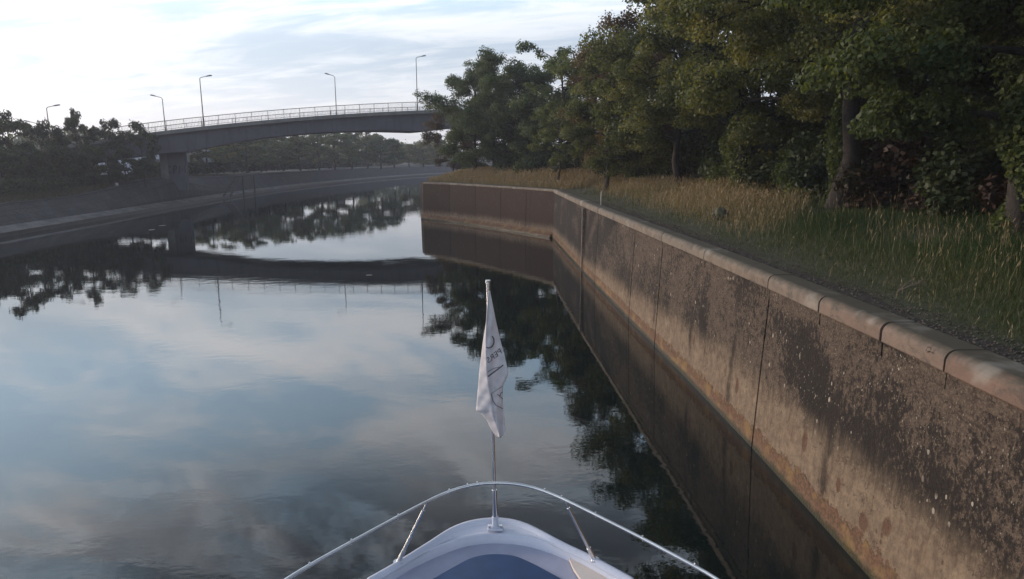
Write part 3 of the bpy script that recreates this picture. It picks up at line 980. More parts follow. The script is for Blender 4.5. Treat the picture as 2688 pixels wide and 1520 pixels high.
# ------------------------------------------------------------------ grass
def blades(x, y, hgt, wid, lean, tint, r, heads=0.0, z=None):
    n = len(x)
    z = gz(x, y) if z is None else z
    a = r.random(n) * 2 * math.pi
    side = np.stack([np.cos(a), np.sin(a), np.zeros(n)], 1)
    b = a + math.pi / 2 + r.normal(size=n) * .4
    ld = np.stack([np.cos(b), np.sin(b), np.zeros(n)], 1) * (hgt * lean * r.uniform(.2, 1.3, n))[:, None]
    p0 = np.stack([x, y, z - .03], 1)
    upv = np.array((0, 0, 1.0))
    p1 = p0 + upv * (hgt * .55)[:, None] + ld * .35
    p2 = p0 + upv * (hgt * .95)[:, None] + ld
    w = wid[:, None]
    V = np.stack([p0 - side * w, p0 + side * w, p1 - side * w * .8, p1 + side * w * .8, p2], 1).reshape(-1, 3)
    o = (np.arange(n) * 5)[:, None]
    T = np.concatenate([o + np.array([0, 1, 3]), o + np.array([0, 3, 2]), o + np.array([2, 3, 4])], 0)
    A = np.repeat(tint, 5)
    if heads > 0:
        k = np.where(r.random(n) < heads)[0]
        q = p2[k]; hh = (hgt[k] * .16 + .03)[:, None]; dirv = (p2[k] - p1[k]); dirv /= np.linalg.norm(dirv, axis=1)[:, None]
        sv = side[k] * (wid[k] * 2.2)[:, None]
        HV = np.stack([q - dirv * hh * .3, q + sv + dirv * hh * .3, q + dirv * hh, q - sv + dirv * hh * .3], 1).reshape(-1, 3)
        o2 = len(V) + (np.arange(len(k)) * 4)[:, None]
        T = np.concatenate([T, o2 + np.array([0, 1, 2]), o2 + np.array([0, 2, 3])], 0)
        V = np.concatenate([V, HV]); A = np.concatenate([A, np.repeat(tint[k] * .5, 4)])
    return V, T, A


def scatter(n, y0, y1, d0, d1, r, pw=1.0):
    """points on the right bank between distances d0..d1 from the edge, denser near the camera"""
    u = r.random(n)
    y = 1 / (1 / y0 + u * (1 / y1 - 1 / y0))
    d = d0 + (d1 - d0) * r.random(n) ** pw
    ex = np.interp(y, WY, WX) + .4
    x = ex + d
    return x, y


def nz(x, y, s, ph=0.0):
    return .5 + .25 * np.sin(x * s + ph + 1.3 * np.sin(y * s * .7)) + .25 * np.sin(y * s * .8 + 2.1 * ph + 1.1 * np.sin(x * s * 1.3))


r = np.random.default_rng(91)
Vs, Ts, As, off = [], [], [], 0


def addb(t):
    global off
    V, T, A = t
    Vs.append(V); Ts.append(T + off); As.append(A); off += len(V)


def flush(name, m, label, cat='grass'):
    global Vs, Ts, As, off
    o = link(name, mesh(name, np.concatenate(Vs), np.concatenate(Ts), attr=np.concatenate(As)), M[m])
    tag(o, label, cat, kind='stuff')
    Vs, Ts, As, off = [], [], [], 0


# dry grass: where it grows
def dryness(x, y):
    d = dist_edge(x, y)
    f = np.clip((y - 16.5 - 1.6 * np.maximum(d - 2, 0)) / 5, 0, 1) * np.clip((d - 1.0) / 1.5, 0, 1)
    return np.clip(f + .35 * (nz(x, y, .9) - .45) * np.clip(f * 3 + .15, 0, 1), 0.0, 1)


x, y = scatter(210000, 4.0, 46.0, .55, 9.0, r, .8)
k = (r.random(len(x)) < dryness(x, y) * .95 + .025)
x, y = x[k], y[k]
d = dist_edge(x, y)
hg = (.16 + .34 * np.clip((d - .7) / 2.2, 0, 1)) * r.uniform(.5, 1.25, len(x)) * (.7 + .6 * nz(x, y, .8, 1))
addb(blades(x, y, hg, .0010 + .00016 * y, .38, np.clip(r.beta(1.3, 2, len(x)) * .8 + .35 * (nz(x, y, .6, 2) - .5), 0, 1), r, .55))
# round the point and behind the return wall
n = 60000
t = r.random(n)
seg = edge[33:43]
ss = np.concatenate([[0], np.cumsum(np.linalg.norm(np.diff(seg, axis=0), axis=1))])
q = t * ss[-1]
bx = np.interp(q, ss, seg[:, 0]); by = np.interp(q, ss, seg[:, 1])
dd = r.random(n) ** .8 * 11
x = bx + dd * (.80 + .2 * r.random(n)); y = by + dd * .62 * r.random(n)
ins = dist_edge(x, y) > .25
x, y = x[ins], y[ins]
hg = (.30 + .35 * np.clip((dist_edge(x, y) - .2) / 2.5, 0, 1)) * r.uniform(.6, 1.3, len(x))
addb(blades(x, y, hg, np.full(len(x), .012), .35, np.clip(r.beta(1.3, 2, len(x)) * .7, 0, 1), r, .4))
flush('dry_grass', 'grass_dry', 'tall straw coloured seeding grass along the top of the right bank')
# green grass: shorter, everywhere near, and lush at the right
x, y = scatter(330000, 3.6, 46.0, .36, 10.0, r, .85)
k = r.random(len(x)) < (1.0 - .70 * dryness(x, y))
x, y = x[k], y[k]
d = dist_edge(x, y)
hg = (.08 + .15 * np.clip((d - .5) / 2.0, 0, 1)) * r.uniform(.5, 1.2, len(x)) * (.5 + .9 * nz(x, y, 1.3, 4))
lush = np.clip((d - 2.2) / 2, 0, 1)
addb(blades(x, y, hg, .0014 + .00018 * y, .85, np.clip(r.beta(1.5, 1.6, len(x)) * (1 - .80 * lush) + .22 * (nz(x, y, .9, 6) - .55) + .1 * (1 - lush), 0, 1), r, .04))
flush('green_grass', 'grass_green', 'green and straw grass bending over the verge on the right bank')
# left bank slope grass
n = 26000
y = 30 + 75 * r.random(n); o_ = 3.2 + 6 * r.random(n)
lx = np.interp(y, LP[:25, 1], LP[:25, 0]) - o_
lz = np.interp(o_, [q[0] for q in LG], [q[1] for q in LG]) + lift(y, o_)
addb(blades(lx, y, .35 * r.uniform(.5, 1.4, n), np.full(n, .018), .5, np.clip(.5 + .5 * r.random(n), 0, 1), r, .0, lz))
flush('bank_grass', 'grass_shade', 'rough shaded grass on the slope of the left bank')

# boulder, dead sticks
bs = at(1892, 600, z=3.95)
def rock(loc, s, label, seed):
    r = np.random.default_rng(seed)
    me = bpy.data.meshes.new('boulder')
    import bmesh
    bm = bmesh.new(); bmesh.ops.create_icosphere(bm, subdivisions=3, radius=1)
    off3 = r.normal(size=(5, 3))
    for v in bm.verts:
        k = 1 + .22 * sum(math.sin(3 * v.co.dot(Vector(o))) for o in off3) / 3
        v.co = Vector((v.co.x * s[0], v.co.y * s[1], v.co.z * s[2])) * k
    bm.to_mesh(me); bm.free()
    o = link('boulder', me, M['rock'], None, loc)
    return tag(o, label, 'rock')
yb = 21.5; xb = (1892 - 1344) / FPX * 21.4
rock((xb, yb, float(gz(xb, yb)[0]) + .20), (.25, .20, .21), 'mossy pale boulder half hidden in the grass behind the coping', 3)
b = MB()
xs, ys = 6.15, 10.3
for a_, l_ in ((.3, .5), (.55, .42), (-.1, .35)):
    z0 = float(gz(xs, ys)[0]) + .10
    b.tube([(xs, ys, z0 - .06), (xs + math.cos(a_) * l_, ys + math.sin(a_) * l_, z0 + .10)], [.012, .008], 5)
so = b.build('dead_stick', M['dead_wood'], None, True)
tag(so, 'few pale dead sticks lying on the grass edge above the near coping', 'stick')

# small pale leaves drifting on the water
lm = simple('pale_drifting_leaf', (.42, .40, .34), (.30, .27, .20), 9, .6)
for i, (px, py, sc_, lb) in enumerate(((968, 722, .16, 'pale leaf drifting in the bridge reflection, upper right of the open water'), (425, 592, .30, 'pale leaf drifting near the left quay below the pier'),
                                  (398, 603, .34, 'long pale leaf just nearer than the one below the pier'),)):
    p = at(px, py, z=.006)
    V = [(math.cos(a_) * sc_ * (1 + .25 * math.cos(3 * a_ + i)), math.sin(a_) * sc_ * .6, .004 * math.sin(2 * a_)) for a_ in np.linspace(0, 2 * math.pi, 10)[:-1]] + [(0, 0, .012)]
    lf_ = link('floating_leaf', mesh('floating_leaf', V, [(k, (k + 1) % 9, 9) for k in range(9)]), lm, None, tuple(float(q) for q in p))
    lf_.rotation_euler = (0, 0, i * .8); tag(lf_, lb, 'leaf', 'leaves drifting on the canal')

# ------------------------------------------------------------------ bridge
A0 = at(529, 332, Y=78.5); B0 = at(1093, 290, Y=89.0)
bd_dir = (B0[:2] - A0[:2]) / np.linalg.norm(B0[:2] - A0[:2])
bn = np.array((-bd_dir[1], bd_dir[0]))           # away from the camera
if bn[1] < 0: bn = -bn


def bend(s):
    """the left ramp curves away from the canal"""
    q = max(0.0, -2.0 - s)
    return .02 * min(q, 30) ** 2 + max(0.0, q - 30) * 1.2


def plan(s, side_y=0.0):
    return A0[:2] + bd_dir * s + bn * (side_y + bend(s))


def on_line(px, py, side_y=0.0):
    """s along the bridge edge and height for a photo pixel"""
    best, bv = 0, 1e9
    for s in np.arange(-75, 96, .1):
        p = plan(s, side_y)
        if p[1] < 5: continue
        v = abs(at(px, py, Y=p[1])[0] - p[0])
        if v < bv: best, bv = s, v
    return float(best), float(at(px, py, Y=plan(best, side_y)[1])[2])


topp = [on_line(x, y) for x, y in ((233.6, 369.8), (400, 347.7), (529, 332), (700, 315), (886, 300), (1093, 290), (1200, 287))]
botp = [on_line(x, y) for x, y in ((427, 402), (496, 398), (571.6, 382), (700, 360.5), (846, 347), (983, 341), (1128, 344.5))]
ts = np.array([q[0] for q in topp]); tz = np.array([q[1] for q in topp])
pc = np.polyfit(ts, tz, 2)
S_MAX = -pc[1] / (2 * pc[0])


def ztop(s):
    z = np.polyval(pc, s)
    # outside the measured range the ramps ease down
    z = np.where(s < -30, np.polyval(pc, -30) + (s + 30) * (2 * pc[0] * -30 + pc[1]) * .8, z)
    z = np.where(s > 75, np.polyval(pc, 75) + (s - 75) * (2 * pc[0] * 75 + pc[1]), z)
    return np.maximum(z, 3.8)


bsx = np.array([q[0] for q in botp]); bz = np.array([q[1] for q in botp])
s_low = bsx[-2]


def depth_(s):
    dpt = np.interp(s, bsx, np.polyval(pc, bsx) - bz)
    rgt = np.interp(2 * bsx[-1] - s, bsx, np.polyval(pc, bsx) - bz)
    return np.where(s > bsx[-1], rgt, dpt)


BW = 11.0
S0, S1 = -75.0, 96.0
bridge = empty('road_bridge', (float(A0[0]), float(A0[1]), 0), 'grey concrete road bridge arching over the canal on a wide pier', 'bridge', rz=math.atan2(bd_dir[1], bd_dir[0]))
SS = np.arange(S0, S1 + .1, 1.5)


def lof(name, prof_fn, m, parent, closed=True):
    V = []; k = None
    for s in SS:
        P = prof_fn(s); k = len(P)
        V += [(s, y + bend(s), z) for y, z in P]
    n = len(SS)
    F = [(i * k + j, i * k + (j + 1) % k, (i + 1) * k + (j + 1) % k, (i + 1) * k + j) for i in range(n - 1) for j in range(k if closed else k - 1)]
    if closed: F += [tuple(range(k)), tuple((n - 1) * k + j for j in range(k - 1, -1, -1))]
    me = mesh(name, V, F)
    import bmesh
    bm = bmesh.new(); bm.from_mesh(me); bmesh.ops.recalc_face_normals(bm, faces=bm.faces); bm.to_mesh(me); bm.free()
    return link(name, me, m, parent)


def zt(s): return float(ztop(np.array(s)))
def dp(s): return float(depth_(np.array(s)))


lof('deck', lambda s: [(.3, zt(s) - .02), (BW - .3, zt(s) - .02), (BW - .3, zt(s) - .28), (BW - 1.4, zt(s) - .5), (1.4, zt(s) - .5), (.3, zt(s) - .28)], M['bridge'], bridge)
lof('edge_beam', lambda s: [(0, zt(s)), (.32, zt(s)), (.32, zt(s) - .42), (0, zt(s) - .42)], M['beam'], bridge)
lof('edge_beam', lambda s: [(BW - .32, zt(s)), (BW, zt(s)), (BW, zt(s) - .42), (BW - .32, zt(s) - .42)], M['beam'], bridge)
lof('girder', lambda s: [(.62, zt(s) - .40), (BW - .62, zt(s) - .40), (BW - 2.6, zt(s) - dp(s)), (.68, zt(s) - dp(s))], M['bridge'], bridge)
lof('road_surface', lambda s: [(.5, zt(s) + .0), (BW - .5, zt(s) + .0), (BW - .5, zt(s) - .015), (.5, zt(s) - .015)], M['asphalt'], bridge)
# piers
def s_px(px, side_y, z=None):
    """s for a photo x on the line offset by side_y"""
    best, bv = 0, 1e9
    for s in np.arange(S0, S1, .05):
        loc = plan(s, side_y)
        depth = loc[1] * math.cos(PITCH) - ((zt(s) + 3 if z is None else z) - H) * math.sin(PITCH)
        v = abs(1344 + FPX * loc[0] / depth - px)
        if v < bv: best, bv = s, v
    return best


sp0 = s_px(421, 3.0, 4.5); sp1 = s_px(488, 3.0, 4.5)
for s0, s1 in ((sp0, sp1), (2 * bsx[-1] - sp1, 2 * bsx[-1] - sp0)):
    cx = (s0 + s1) / 2; wd = s1 - s0
    zb = 1.6; ztp = min(zt(s0) - dp(s0), zt(s1) - dp(s1)) + .5
    pr = MB(); pr.box((cx, 3.0 + 1.1, (zb + ztp) / 2), (wd, 2.2, ztp - zb))
    pier = pr.build('pier', M['pier'], bridge); bevel(pier, .08, 1)
    q = MB(); q.box((cx + .45, 8.0, (zb + ztp) / 2), (wd * .7, 2.0, ztp - zb - .05)); q.build('pier', M['pier'], bridge)
    q = MB(); q.box((s0 + .45, 2.96, (zb + ztp) / 2), (.8, .06, ztp - zb - .6)); q.build('pier_rib', M['beam'], bridge)
    if s0 == sp0:
        # spray painted scrawl on the pier face
        g = MB()
        def st(pts, w_=.06):
            P = [(cx + .2 + u * .9, 3.00 - .012, zb + 2.25 + v * .9) for u, v in pts]
            g.tube(P, w_, 5)
        arc = lambda cxx, czz, r0, a0, a1, n_=9: [(cxx + r0 * math.cos(t), czz + r0 * math.sin(t) * 1.1) for t in np.linspace(a0, a1, n_)]
        st(arc(-.85, .35, .42, .6, 5.6)); st([(-.55, .05), (-.8, .1)])
        st([(-.2, -.15), (-.15, .85)]); st(arc(-.1, .6, .26, 1.6, -1.5))
        st([(.45, -.15), (.5, .8), (.8, .2), (1.1, .85), (1.2, -.1)])
        g.build('graffiti', M['graffiti'], pier)
# abutments at both ends
for s in (S0 + 1, S1 - 1):
    p = MB(); p.box((s, BW / 2 + bend(s), 2.5), (2.5, BW, zt(s) * 2 - 5.2 if zt(s) > 5 else 2)); p.build('abutment', M['pier'], bridge)

# railings: near and far side
PS = 1.83
post_me = MB().box((0, 0, .53), (.07, .07, 1.06)); post_me = mesh('post', post_me.v, post_me.f); post_me.materials.append(M['rail_paint'])
for side_y in (.16, BW - .16):
    rl = empty('railing', (0, side_y, 0)); rl.parent = bridge
    o = MB(); V = []
    nseg = int((S1 - S0) / PS)
    topb, botb, bal = MB(), MB(), MB()
    T = [(S0 + i * PS, bend(S0 + i * PS), zt(S0 + i * PS)) for i in range(nseg)]
    for i in range(nseg - 1):
        a_, b_ = T[i], T[i + 1]
        po = bpy.data.objects.new('post', post_me); COL.objects.link(po); po.parent = rl; po.location = a_
        for k in range(1, 12):
            f = k / 12
            xx = a_[0] + (b_[0] - a_[0]) * f; zz = a_[2] + (b_[2] - a_[2]) * f
            bal.box((xx, a_[1] + (b_[1] - a_[1]) * f, zz + .56), (.022, .016, .84))
    topb.tube([(x_, y_, z_ + 1.06) for x_, y_, z_ in T], .042, 6)
    botb.tube([(x_, y_, z_ + .13) for x_, y_, z_ in T], .026, 4)
    topb.build('handrail', M['rail_paint'], rl, True); botb.build('bottom_rail', M['rail_paint'], rl)
    tag(bal.build('baluster', M['rail_paint'], rl), kind='stuff')


def lamp(s, side_y, hgt, arm, label, head_long=True):
    """arm = +1 head to the right in the photo, -1 to the left"""
    loc = plan(s, side_y)
    o = empty('street_lamp', (float(loc[0]), float(loc[1]), zt(s) - .05), label, 'street lamp', 'street lamps on the bridge', math.atan2(bd_dir[1], bd_dir[0]))
    b = MB(); b.tube([(0, 0, 0), (0, 0, .9), (0, 0, .95), (0, 0, hgt)], [.10, .10, .07, .045], 8); b.build('pole', M['lamp'], o, True)
    L = .75
    b = MB(); b.tube([(0, 0, hgt - .03), (arm * .12, 0, hgt + .12), (arm * L, 0, hgt + .30)], .038, 6); b.build('arm', M['lamp'], o, True)
    b = MB()
    V = []
    for t_, w_, h_ in ((0, .06, .05), (.15, .12, .09), (.45, .15, .10), (.62, .08, .05)):
        for yy, zz in ((-w_, 0), (-w_ * .7, h_), (w_ * .7, h_), (w_, 0), (0, -.05)):
            V.append((arm * (L - .05 + t_), yy, hgt + .27 + t_ * .2 + zz))
    F = [(i * 5 + j, i * 5 + (j + 1) % 5, (i + 1) * 5 + (j + 1) % 5, (i + 1) * 5 + j) for i in range(3) for j in range(5)] + [(0, 1, 2, 3, 4), (19, 18, 17, 16, 15)]
    b.raw(V, F); b.build('lamp_head', M['lamp_head'], o)
    return o


def z_px(px, py, s, side_y):
    loc = plan(s, side_y)
    return at(px, py, Y=loc[1])[2]


for px, py, sy, arm, lb in ((529, 205, .5, 1, 'tall lamp at the near railing above the pier, head to the right'),
                            (1094, 152, .5, 1, 'tallest lamp, near the right end of the visible railing'),
                            (881, 201, BW - .5, -1, 'lamp on the far side in mid span, head to the left'),
                            (429, 258, BW - .5, -1, 'lamp on the far side just left of the tall lamp over the pier'),
                            (126, 283, .5, 1, 'lamp rising behind the left bank trees, head to the right'),
                            (99, 325, BW - .5, -1, 'shortest looking lamp, at the far left behind the trees'),
                            (1438, 178, BW - .5, 1, 'lamp mostly hidden behind the sparse tree on the right')):
    s = s_px(px, sy)
    hgt = z_px(px, py, s, sy) - zt(s)
    lamp(s, sy, max(3.0, hgt), arm, lb)

# ------------------------------------------------------------------ left bank trees and things
GL = 'trees along the left bank'
def left_tree(px, ytop, Y, kind, m, rz, lb, hbase, wd=1.0):
    x = (px - 1344) / FPX * Y * .985
    z0 = 2.62
    top = at(px, ytop, Y=Y)[2]
    s = (top - z0) / hbase
    o = tree(kind, m, (x, Y, z0), s, rz, lb, GL)
    o.scale = (s * wd, s * wd, s)
    return o
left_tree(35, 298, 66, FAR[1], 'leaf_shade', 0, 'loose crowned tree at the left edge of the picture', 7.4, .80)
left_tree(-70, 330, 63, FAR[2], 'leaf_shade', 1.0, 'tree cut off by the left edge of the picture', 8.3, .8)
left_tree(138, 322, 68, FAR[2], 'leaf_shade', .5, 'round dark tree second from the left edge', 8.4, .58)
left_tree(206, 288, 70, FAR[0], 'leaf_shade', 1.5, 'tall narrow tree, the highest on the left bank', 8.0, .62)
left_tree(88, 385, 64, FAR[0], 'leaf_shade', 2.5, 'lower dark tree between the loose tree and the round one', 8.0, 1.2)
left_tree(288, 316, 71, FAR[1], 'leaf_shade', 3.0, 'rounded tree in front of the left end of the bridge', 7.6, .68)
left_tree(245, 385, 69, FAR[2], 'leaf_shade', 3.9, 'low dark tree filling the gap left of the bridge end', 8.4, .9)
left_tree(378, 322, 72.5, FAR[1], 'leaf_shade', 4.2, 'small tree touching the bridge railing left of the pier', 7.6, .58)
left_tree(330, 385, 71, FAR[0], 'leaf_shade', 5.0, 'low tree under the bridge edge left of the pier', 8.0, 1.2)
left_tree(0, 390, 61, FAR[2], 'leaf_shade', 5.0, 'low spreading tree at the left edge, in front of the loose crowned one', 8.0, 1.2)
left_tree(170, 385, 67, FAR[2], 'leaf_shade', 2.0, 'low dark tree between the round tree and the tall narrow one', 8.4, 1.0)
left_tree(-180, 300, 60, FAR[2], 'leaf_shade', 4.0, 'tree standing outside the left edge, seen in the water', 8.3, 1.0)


def left_under():
    r = np.random.default_rng(9)
    n = 330
    y = r.uniform(46, 86, n); off = r.uniform(13, 22, n)
    x = np.interp(y, LP[:25, 1], LP[:25, 0]) - off
    z = 2.8 + r.random(n) ** 1.2 * 2.2
    V, F, k = leaves_np(np.stack([x, y, z], 1), r.uniform(.7, 1.3, n), np.full(n, 60), .42, r, .85, .4)
    return mesh('left_undergrowth', V, F, attr=np.repeat(np.clip(r.random(k) * .8, 0, 1), 4))
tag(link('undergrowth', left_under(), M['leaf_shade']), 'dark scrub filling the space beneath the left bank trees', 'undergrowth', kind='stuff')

GH = 'hedges on the left bank'
def hedge(P0, P1, w_, h_, label, seed, z0=3.2, m='leaf_dark', dens_=95, leaf=.22):
    P0 = np.array(P0, float); P1 = np.array(P1, float)
    L = np.linalg.norm(P1 - P0); d = (P1 - P0) / L; nr = np.array((d[1], -d[0]))
    o = empty('hedge', (P0[0], P0[1], z0), label, 'hedge', GH)
    c = (P1 - P0) / 2
    bx = MB(); bx.box((c[0], c[1], h_ * .45), (L, w_ * .8, h_ * .9), math.atan2(d[1], d[0])); bx.build('stems', M['leaf_dark'], o)
    r = np.random.default_rng(seed); n = int(L * dens_)
    t = r.random(n) * L; q = r.random(n)
    top = q < .35
    s_ = np.where(top, r.uniform(-.5, .5, n) * w_, np.sign(r.random(n) - .5) * w_ * .5)
    zz = np.where(top, h_, r.random(n) * h_) + r.normal(size=n) * .05
    C = np.stack([d[0] * t + nr[0] * s_, d[1] * t + nr[1] * s_, zz], 1)
    V, F, k = leaves_np(C, np.full(n, .12), np.full(n, 2), leaf, r, 1, .3)
    link('leaves', mesh('leaves', V, F, attr=np.repeat(r.random(k) * .9, 4)), M[m], o)
    return o
def bankp(px, py, z=3.3): return at(px, py, z=z)[:2]
hl = [left_pt(y, 6.4)[:2] for y in (30, 44, 56, 68, 78)]
for i in range(4):
    hedge(hl[i], hl[i + 1], 1.5, 1.2, ['clipped hedge outside the left edge of the picture', 'dark clipped hedge at the left edge along the bank top', 'dark clipped hedge below the left bank trees', 'dark clipped hedge ending at the bridge pier'][i], 60 + i, z0=2.35)
h1 = left_pt(84, 7.5); h2 = left_pt(98, 7.5); h3 = left_pt(140, 7.5); h4 = left_pt(190, 7.5)
hedge(h1[:2], h2[:2], 2.0, 1.6, 'square cut dark hedge just right of the bridge pier', 71)
hedge(h2[:2], h3[:2], 2.0, 1.5, 'long dark hedge beyond the steps on the far bank', 72, dens_=40, leaf=.35)
hedge(h3[:2], h4[:2], 2.5, 1.8, 'far end of the hedge where the canal bends', 73, dens_=30, leaf=.45)

# far trees behind the bridge
GF = 'trees beyond the bridge'
r = np.random.default_rng(17)
spots = [(470, 388, 112), (545, 380, 105), (600, 372, 118), (650, 380, 108), (700, 372, 122), (745, 366, 128), (790, 368, 126), (838, 362, 135), (880, 360, 140),
         (925, 353, 150), (965, 352, 158), (1000, 349, 150), (1035, 374, 170), (1075, 378, 182), (1112, 372, 176), (1155, 372, 190), (1200, 368, 200), (330, 385, 110), (400, 388, 118), (250, 380, 112)]
ordn = ['first', 'second', 'third', 'fourth', 'fifth', 'sixth', 'seventh', 'eighth', 'ninth', 'tenth', 'eleventh', 'twelfth', 'thirteenth', 'fourteenth', 'fifteenth', 'sixteenth', 'seventeenth', 'eighteenth', 'nineteenth', 'twentieth']
order = sorted(range(len(spots)), key=lambda i: spots[i][0])
for rank, i in enumerate(order):
    px, py, Y = spots[i]
    x = (px - 1344) / FPX * Y * .985
    top = at(px, py - (14 if 430 < px < 960 else 0), Y=Y)[2]
    k = i % 3
    s = (top - 3.4) / (7.6, 7.3, 8.4)[k]
    o = tree(FAR[k], ['leaf_cool', 'leaf', 'leaf_olive', 'leaf_cool'][i % 4], (x, Y, 3.35), s, i * 1.7,
             ('green tree seen under the bridge, ' if px > 430 else 'tree behind the left bridge ramp, ') + ordn[rank] + ' from the left in the far row', GF)
    o.scale = (max(s, 1.0) * 1.25, max(s, 1.0) * 1.25, s * (1 + .10 * math.sin(i * 2.7)))


def far_wood():
    r = np.random.default_rng(8)
    n = 1100
    t = r.random(n)
    X = np.interp(t, [0, .3, .6, .8, 1], [-150, -100, -62, -10, 150]) ; Y = np.interp(t, [0, .3, .6, .8, 1], [60, 130, 215, 330, 420])
    X = X + r.uniform(-8, 8, n); Y = Y + r.uniform(-6, 6, n)
    Z = 3.5 + r.random(n) ** .9 * np.interp(t, [0, .2, .36, .55, .7, 1], [2, 2.5, 7, 8.5, 8.5, 12]) * (.75 + .35 * np.sin(t * 60) * np.sin(t * 23))
    C = np.stack([X, Y, Z], 1); R = r.uniform(1.8, 3.2, n)
    V, F, k = leaves_np(C, R, np.full(n, 60), 1.0, r, .75, .3)
    return mesh('far_wood', V, F, attr=np.repeat(np.clip(r.random(k), 0, 1), 4))
tag(link('far_woods', far_wood(), M['leaf_cool']), 'hazy far belt of trees along the horizon behind the bridge', 'wood', kind='stuff')

# small buildings behind the left bank
def house(px, Y, wd, dp_, h_, m, label, name='house', gable=True, cat='building', rz=0.0):
    x = (px - 1344) / FPX * Y * .985
    o = empty(name, (x, Y, 2.95), label, cat, 'small buildings behind the left bank', rz)
    b = MB(); b.box((0, 0, h_ / 2), (wd, dp_, h_)); b.build('wall', M[m], o)
    b = MB()
    if gable:
        e = .35
        V = [(-wd / 2 - e, -dp_ / 2 - e, h_ - .02), (wd / 2 + e, -dp_ / 2 - e, h_ - .02), (wd / 2 + e, dp_ / 2 + e, h_ - .02), (-wd / 2 - e, dp_ / 2 + e, h_ - .02), (-wd / 2 - e, 0, h_ + dp_ * .32), (wd / 2 + e, 0, h_ + dp_ * .32)]
        b.raw(V, [(0, 1, 5, 4), (2, 3, 4, 5), (0, 4, 3), (1, 2, 5), (0, 3, 2, 1)])
    else:
        b.box((0, 0, h_ + .1), (wd + .5, dp_ + .5, .2))
    b.build('roof', M['roof'] if gable else M[m], o)
    for k in (-.25, .25):
        f = MB(); f.box((wd * k, -dp_ / 2 - .02, h_ * .55), (wd * .16, .06, h_ * .3)); f.build('window', M['lamp'], o)
    return o
house(650, 128, 4.0, 4.0, 2.6, 'white', 'small white hut half hidden under the far trees right of the pier')
house(375, 100, 12.0, 5.0, 3.4, 'white', 'long pale building glimpsed between the left trees and the pier', gable=False)
house(872, 175, 5.0, 4.0, 2.2, 'white', 'low pale house among the far trees near the canal bend')
# white leaning sail-like shelter right of the pier
Yt = 104.0
tp = [(498, 402), (533, 394), (527, 414), (536, 429), (508, 430), (507, 406)]
sh = empty('shelter', (float(at(515, 430, Y=Yt)[0]), Yt, 3.4), 'white angular shelter standing just right of the bridge pier', 'shelter')
def shp(pts, y0, th, m, name):
    P = [at(a_, b_, Y=Yt) - np.array((sh.location.x, Yt, 3.4)) for a_, b_ in pts]
    n = len(P)
    V = [(p[0], y0, p[2]) for p in P] + [(p[0], y0 + th, p[2]) for p in P]
    F = [tuple(range(n)), tuple(range(2 * n - 1, n - 1, -1))] + [(i, (i + 1) % n, n + (i + 1) % n, n + i) for i in range(n)]
    link(name, mesh(name, V, F), M[m], sh)
shp([(506, 404), (526, 399), (519, 430), (508, 430)], 0, 3.0, 'white', 'wall')
shp([(497, 403), (533, 393), (534, 395), (500, 406)], -.4, 3.6, 'white', 'roof')
shp([(523, 413), (528, 415), (535, 429), (519, 430)], .3, 2.6, 'white', 'side_wall')
# camper and red shed at the far left
o = house(95, 88, 3.2, 3, 2.0, 'redbrown', 'red brown shed behind the trees at the left', name='shed', gable=False, cat='shed')
cv = empty('caravan', (float((86 - 1344) / FPX * 85), 85, 2.8), 'pale pink caravan showing between the left bank trunks', 'caravan')
b = MB(); b.box((0, 0, 1.05), (1.5, 3.5, 1.5)); bevel(b.build('body', M['pink'], cv), .25, 3)
b = MB(); b.box((0, -1.765, 1.35), (.9, .05, .4)); b.build('window', M['lamp'], cv)
for sx in (-.6, .6):
    b = MB(); b.tube([(sx - .08, 0, .3), (sx + .08, 0, .3)], .3, 12); b.build('wheel', M['ledge_dark'], cv)
# marker post
mx_, my_, mz_ = at(307, 489, z=2.62)
b = MB(); b.tube([(0, 0, 0), (0, 0, .72), (0, 0, .80)], [.16, .16, .10], 10)
mo = b.build('marker_post', simple('pale_marker', (.42, .43, .42), None, 3, .6), None, True, (float(mx_), float(my_), 2.18))
tag(mo, 'short pale marker post on the grass slope of the left bank', 'marker post')

# landing stage with steps on the far quay
sx0, sy0 = at(643, 512, z=.3)[:2]
stg = empty('landing_steps', (float(sx0), float(sy0), 0), 'dark steel landing steps with handrails on the left quay beyond the bridge', 'steps', rz=math.radians(-8))
for y_ in (-.1, 3.0):
    b = MB(); b.box((-.1, y_, 1.5), (.16, .16, 3.4)); b.build('post', M['ledge_dark'], stg)
b = MB(); b.box((-.1, 1.45, 3.15), (.2, 5.2, .12)); b.build('beam', M['pier'], stg)
for i in range(8):
    t_ = MB(); t_.box((-.5 - .0 * i, -3.6 + i * .42, .55 + i * .32), (1.1, .36, .06)); t_.build('step', M['ledge_dark'], stg)
for x_ in (-.02, -1.0):
    b = MB(); b.box((x_, -2.15, 1.6), (.08, 4.2, .28), 0, math.radians(37)); b.build('stringer', M['ledge_dark'], stg)
for y_ in (.2, 3.0):
    b = MB(); b.tube([(-1.2, y_, 3.2), (-3.4, y_ - .2, 4.4)], .05, 6); b.build('handrail', M['pier'], stg, True)

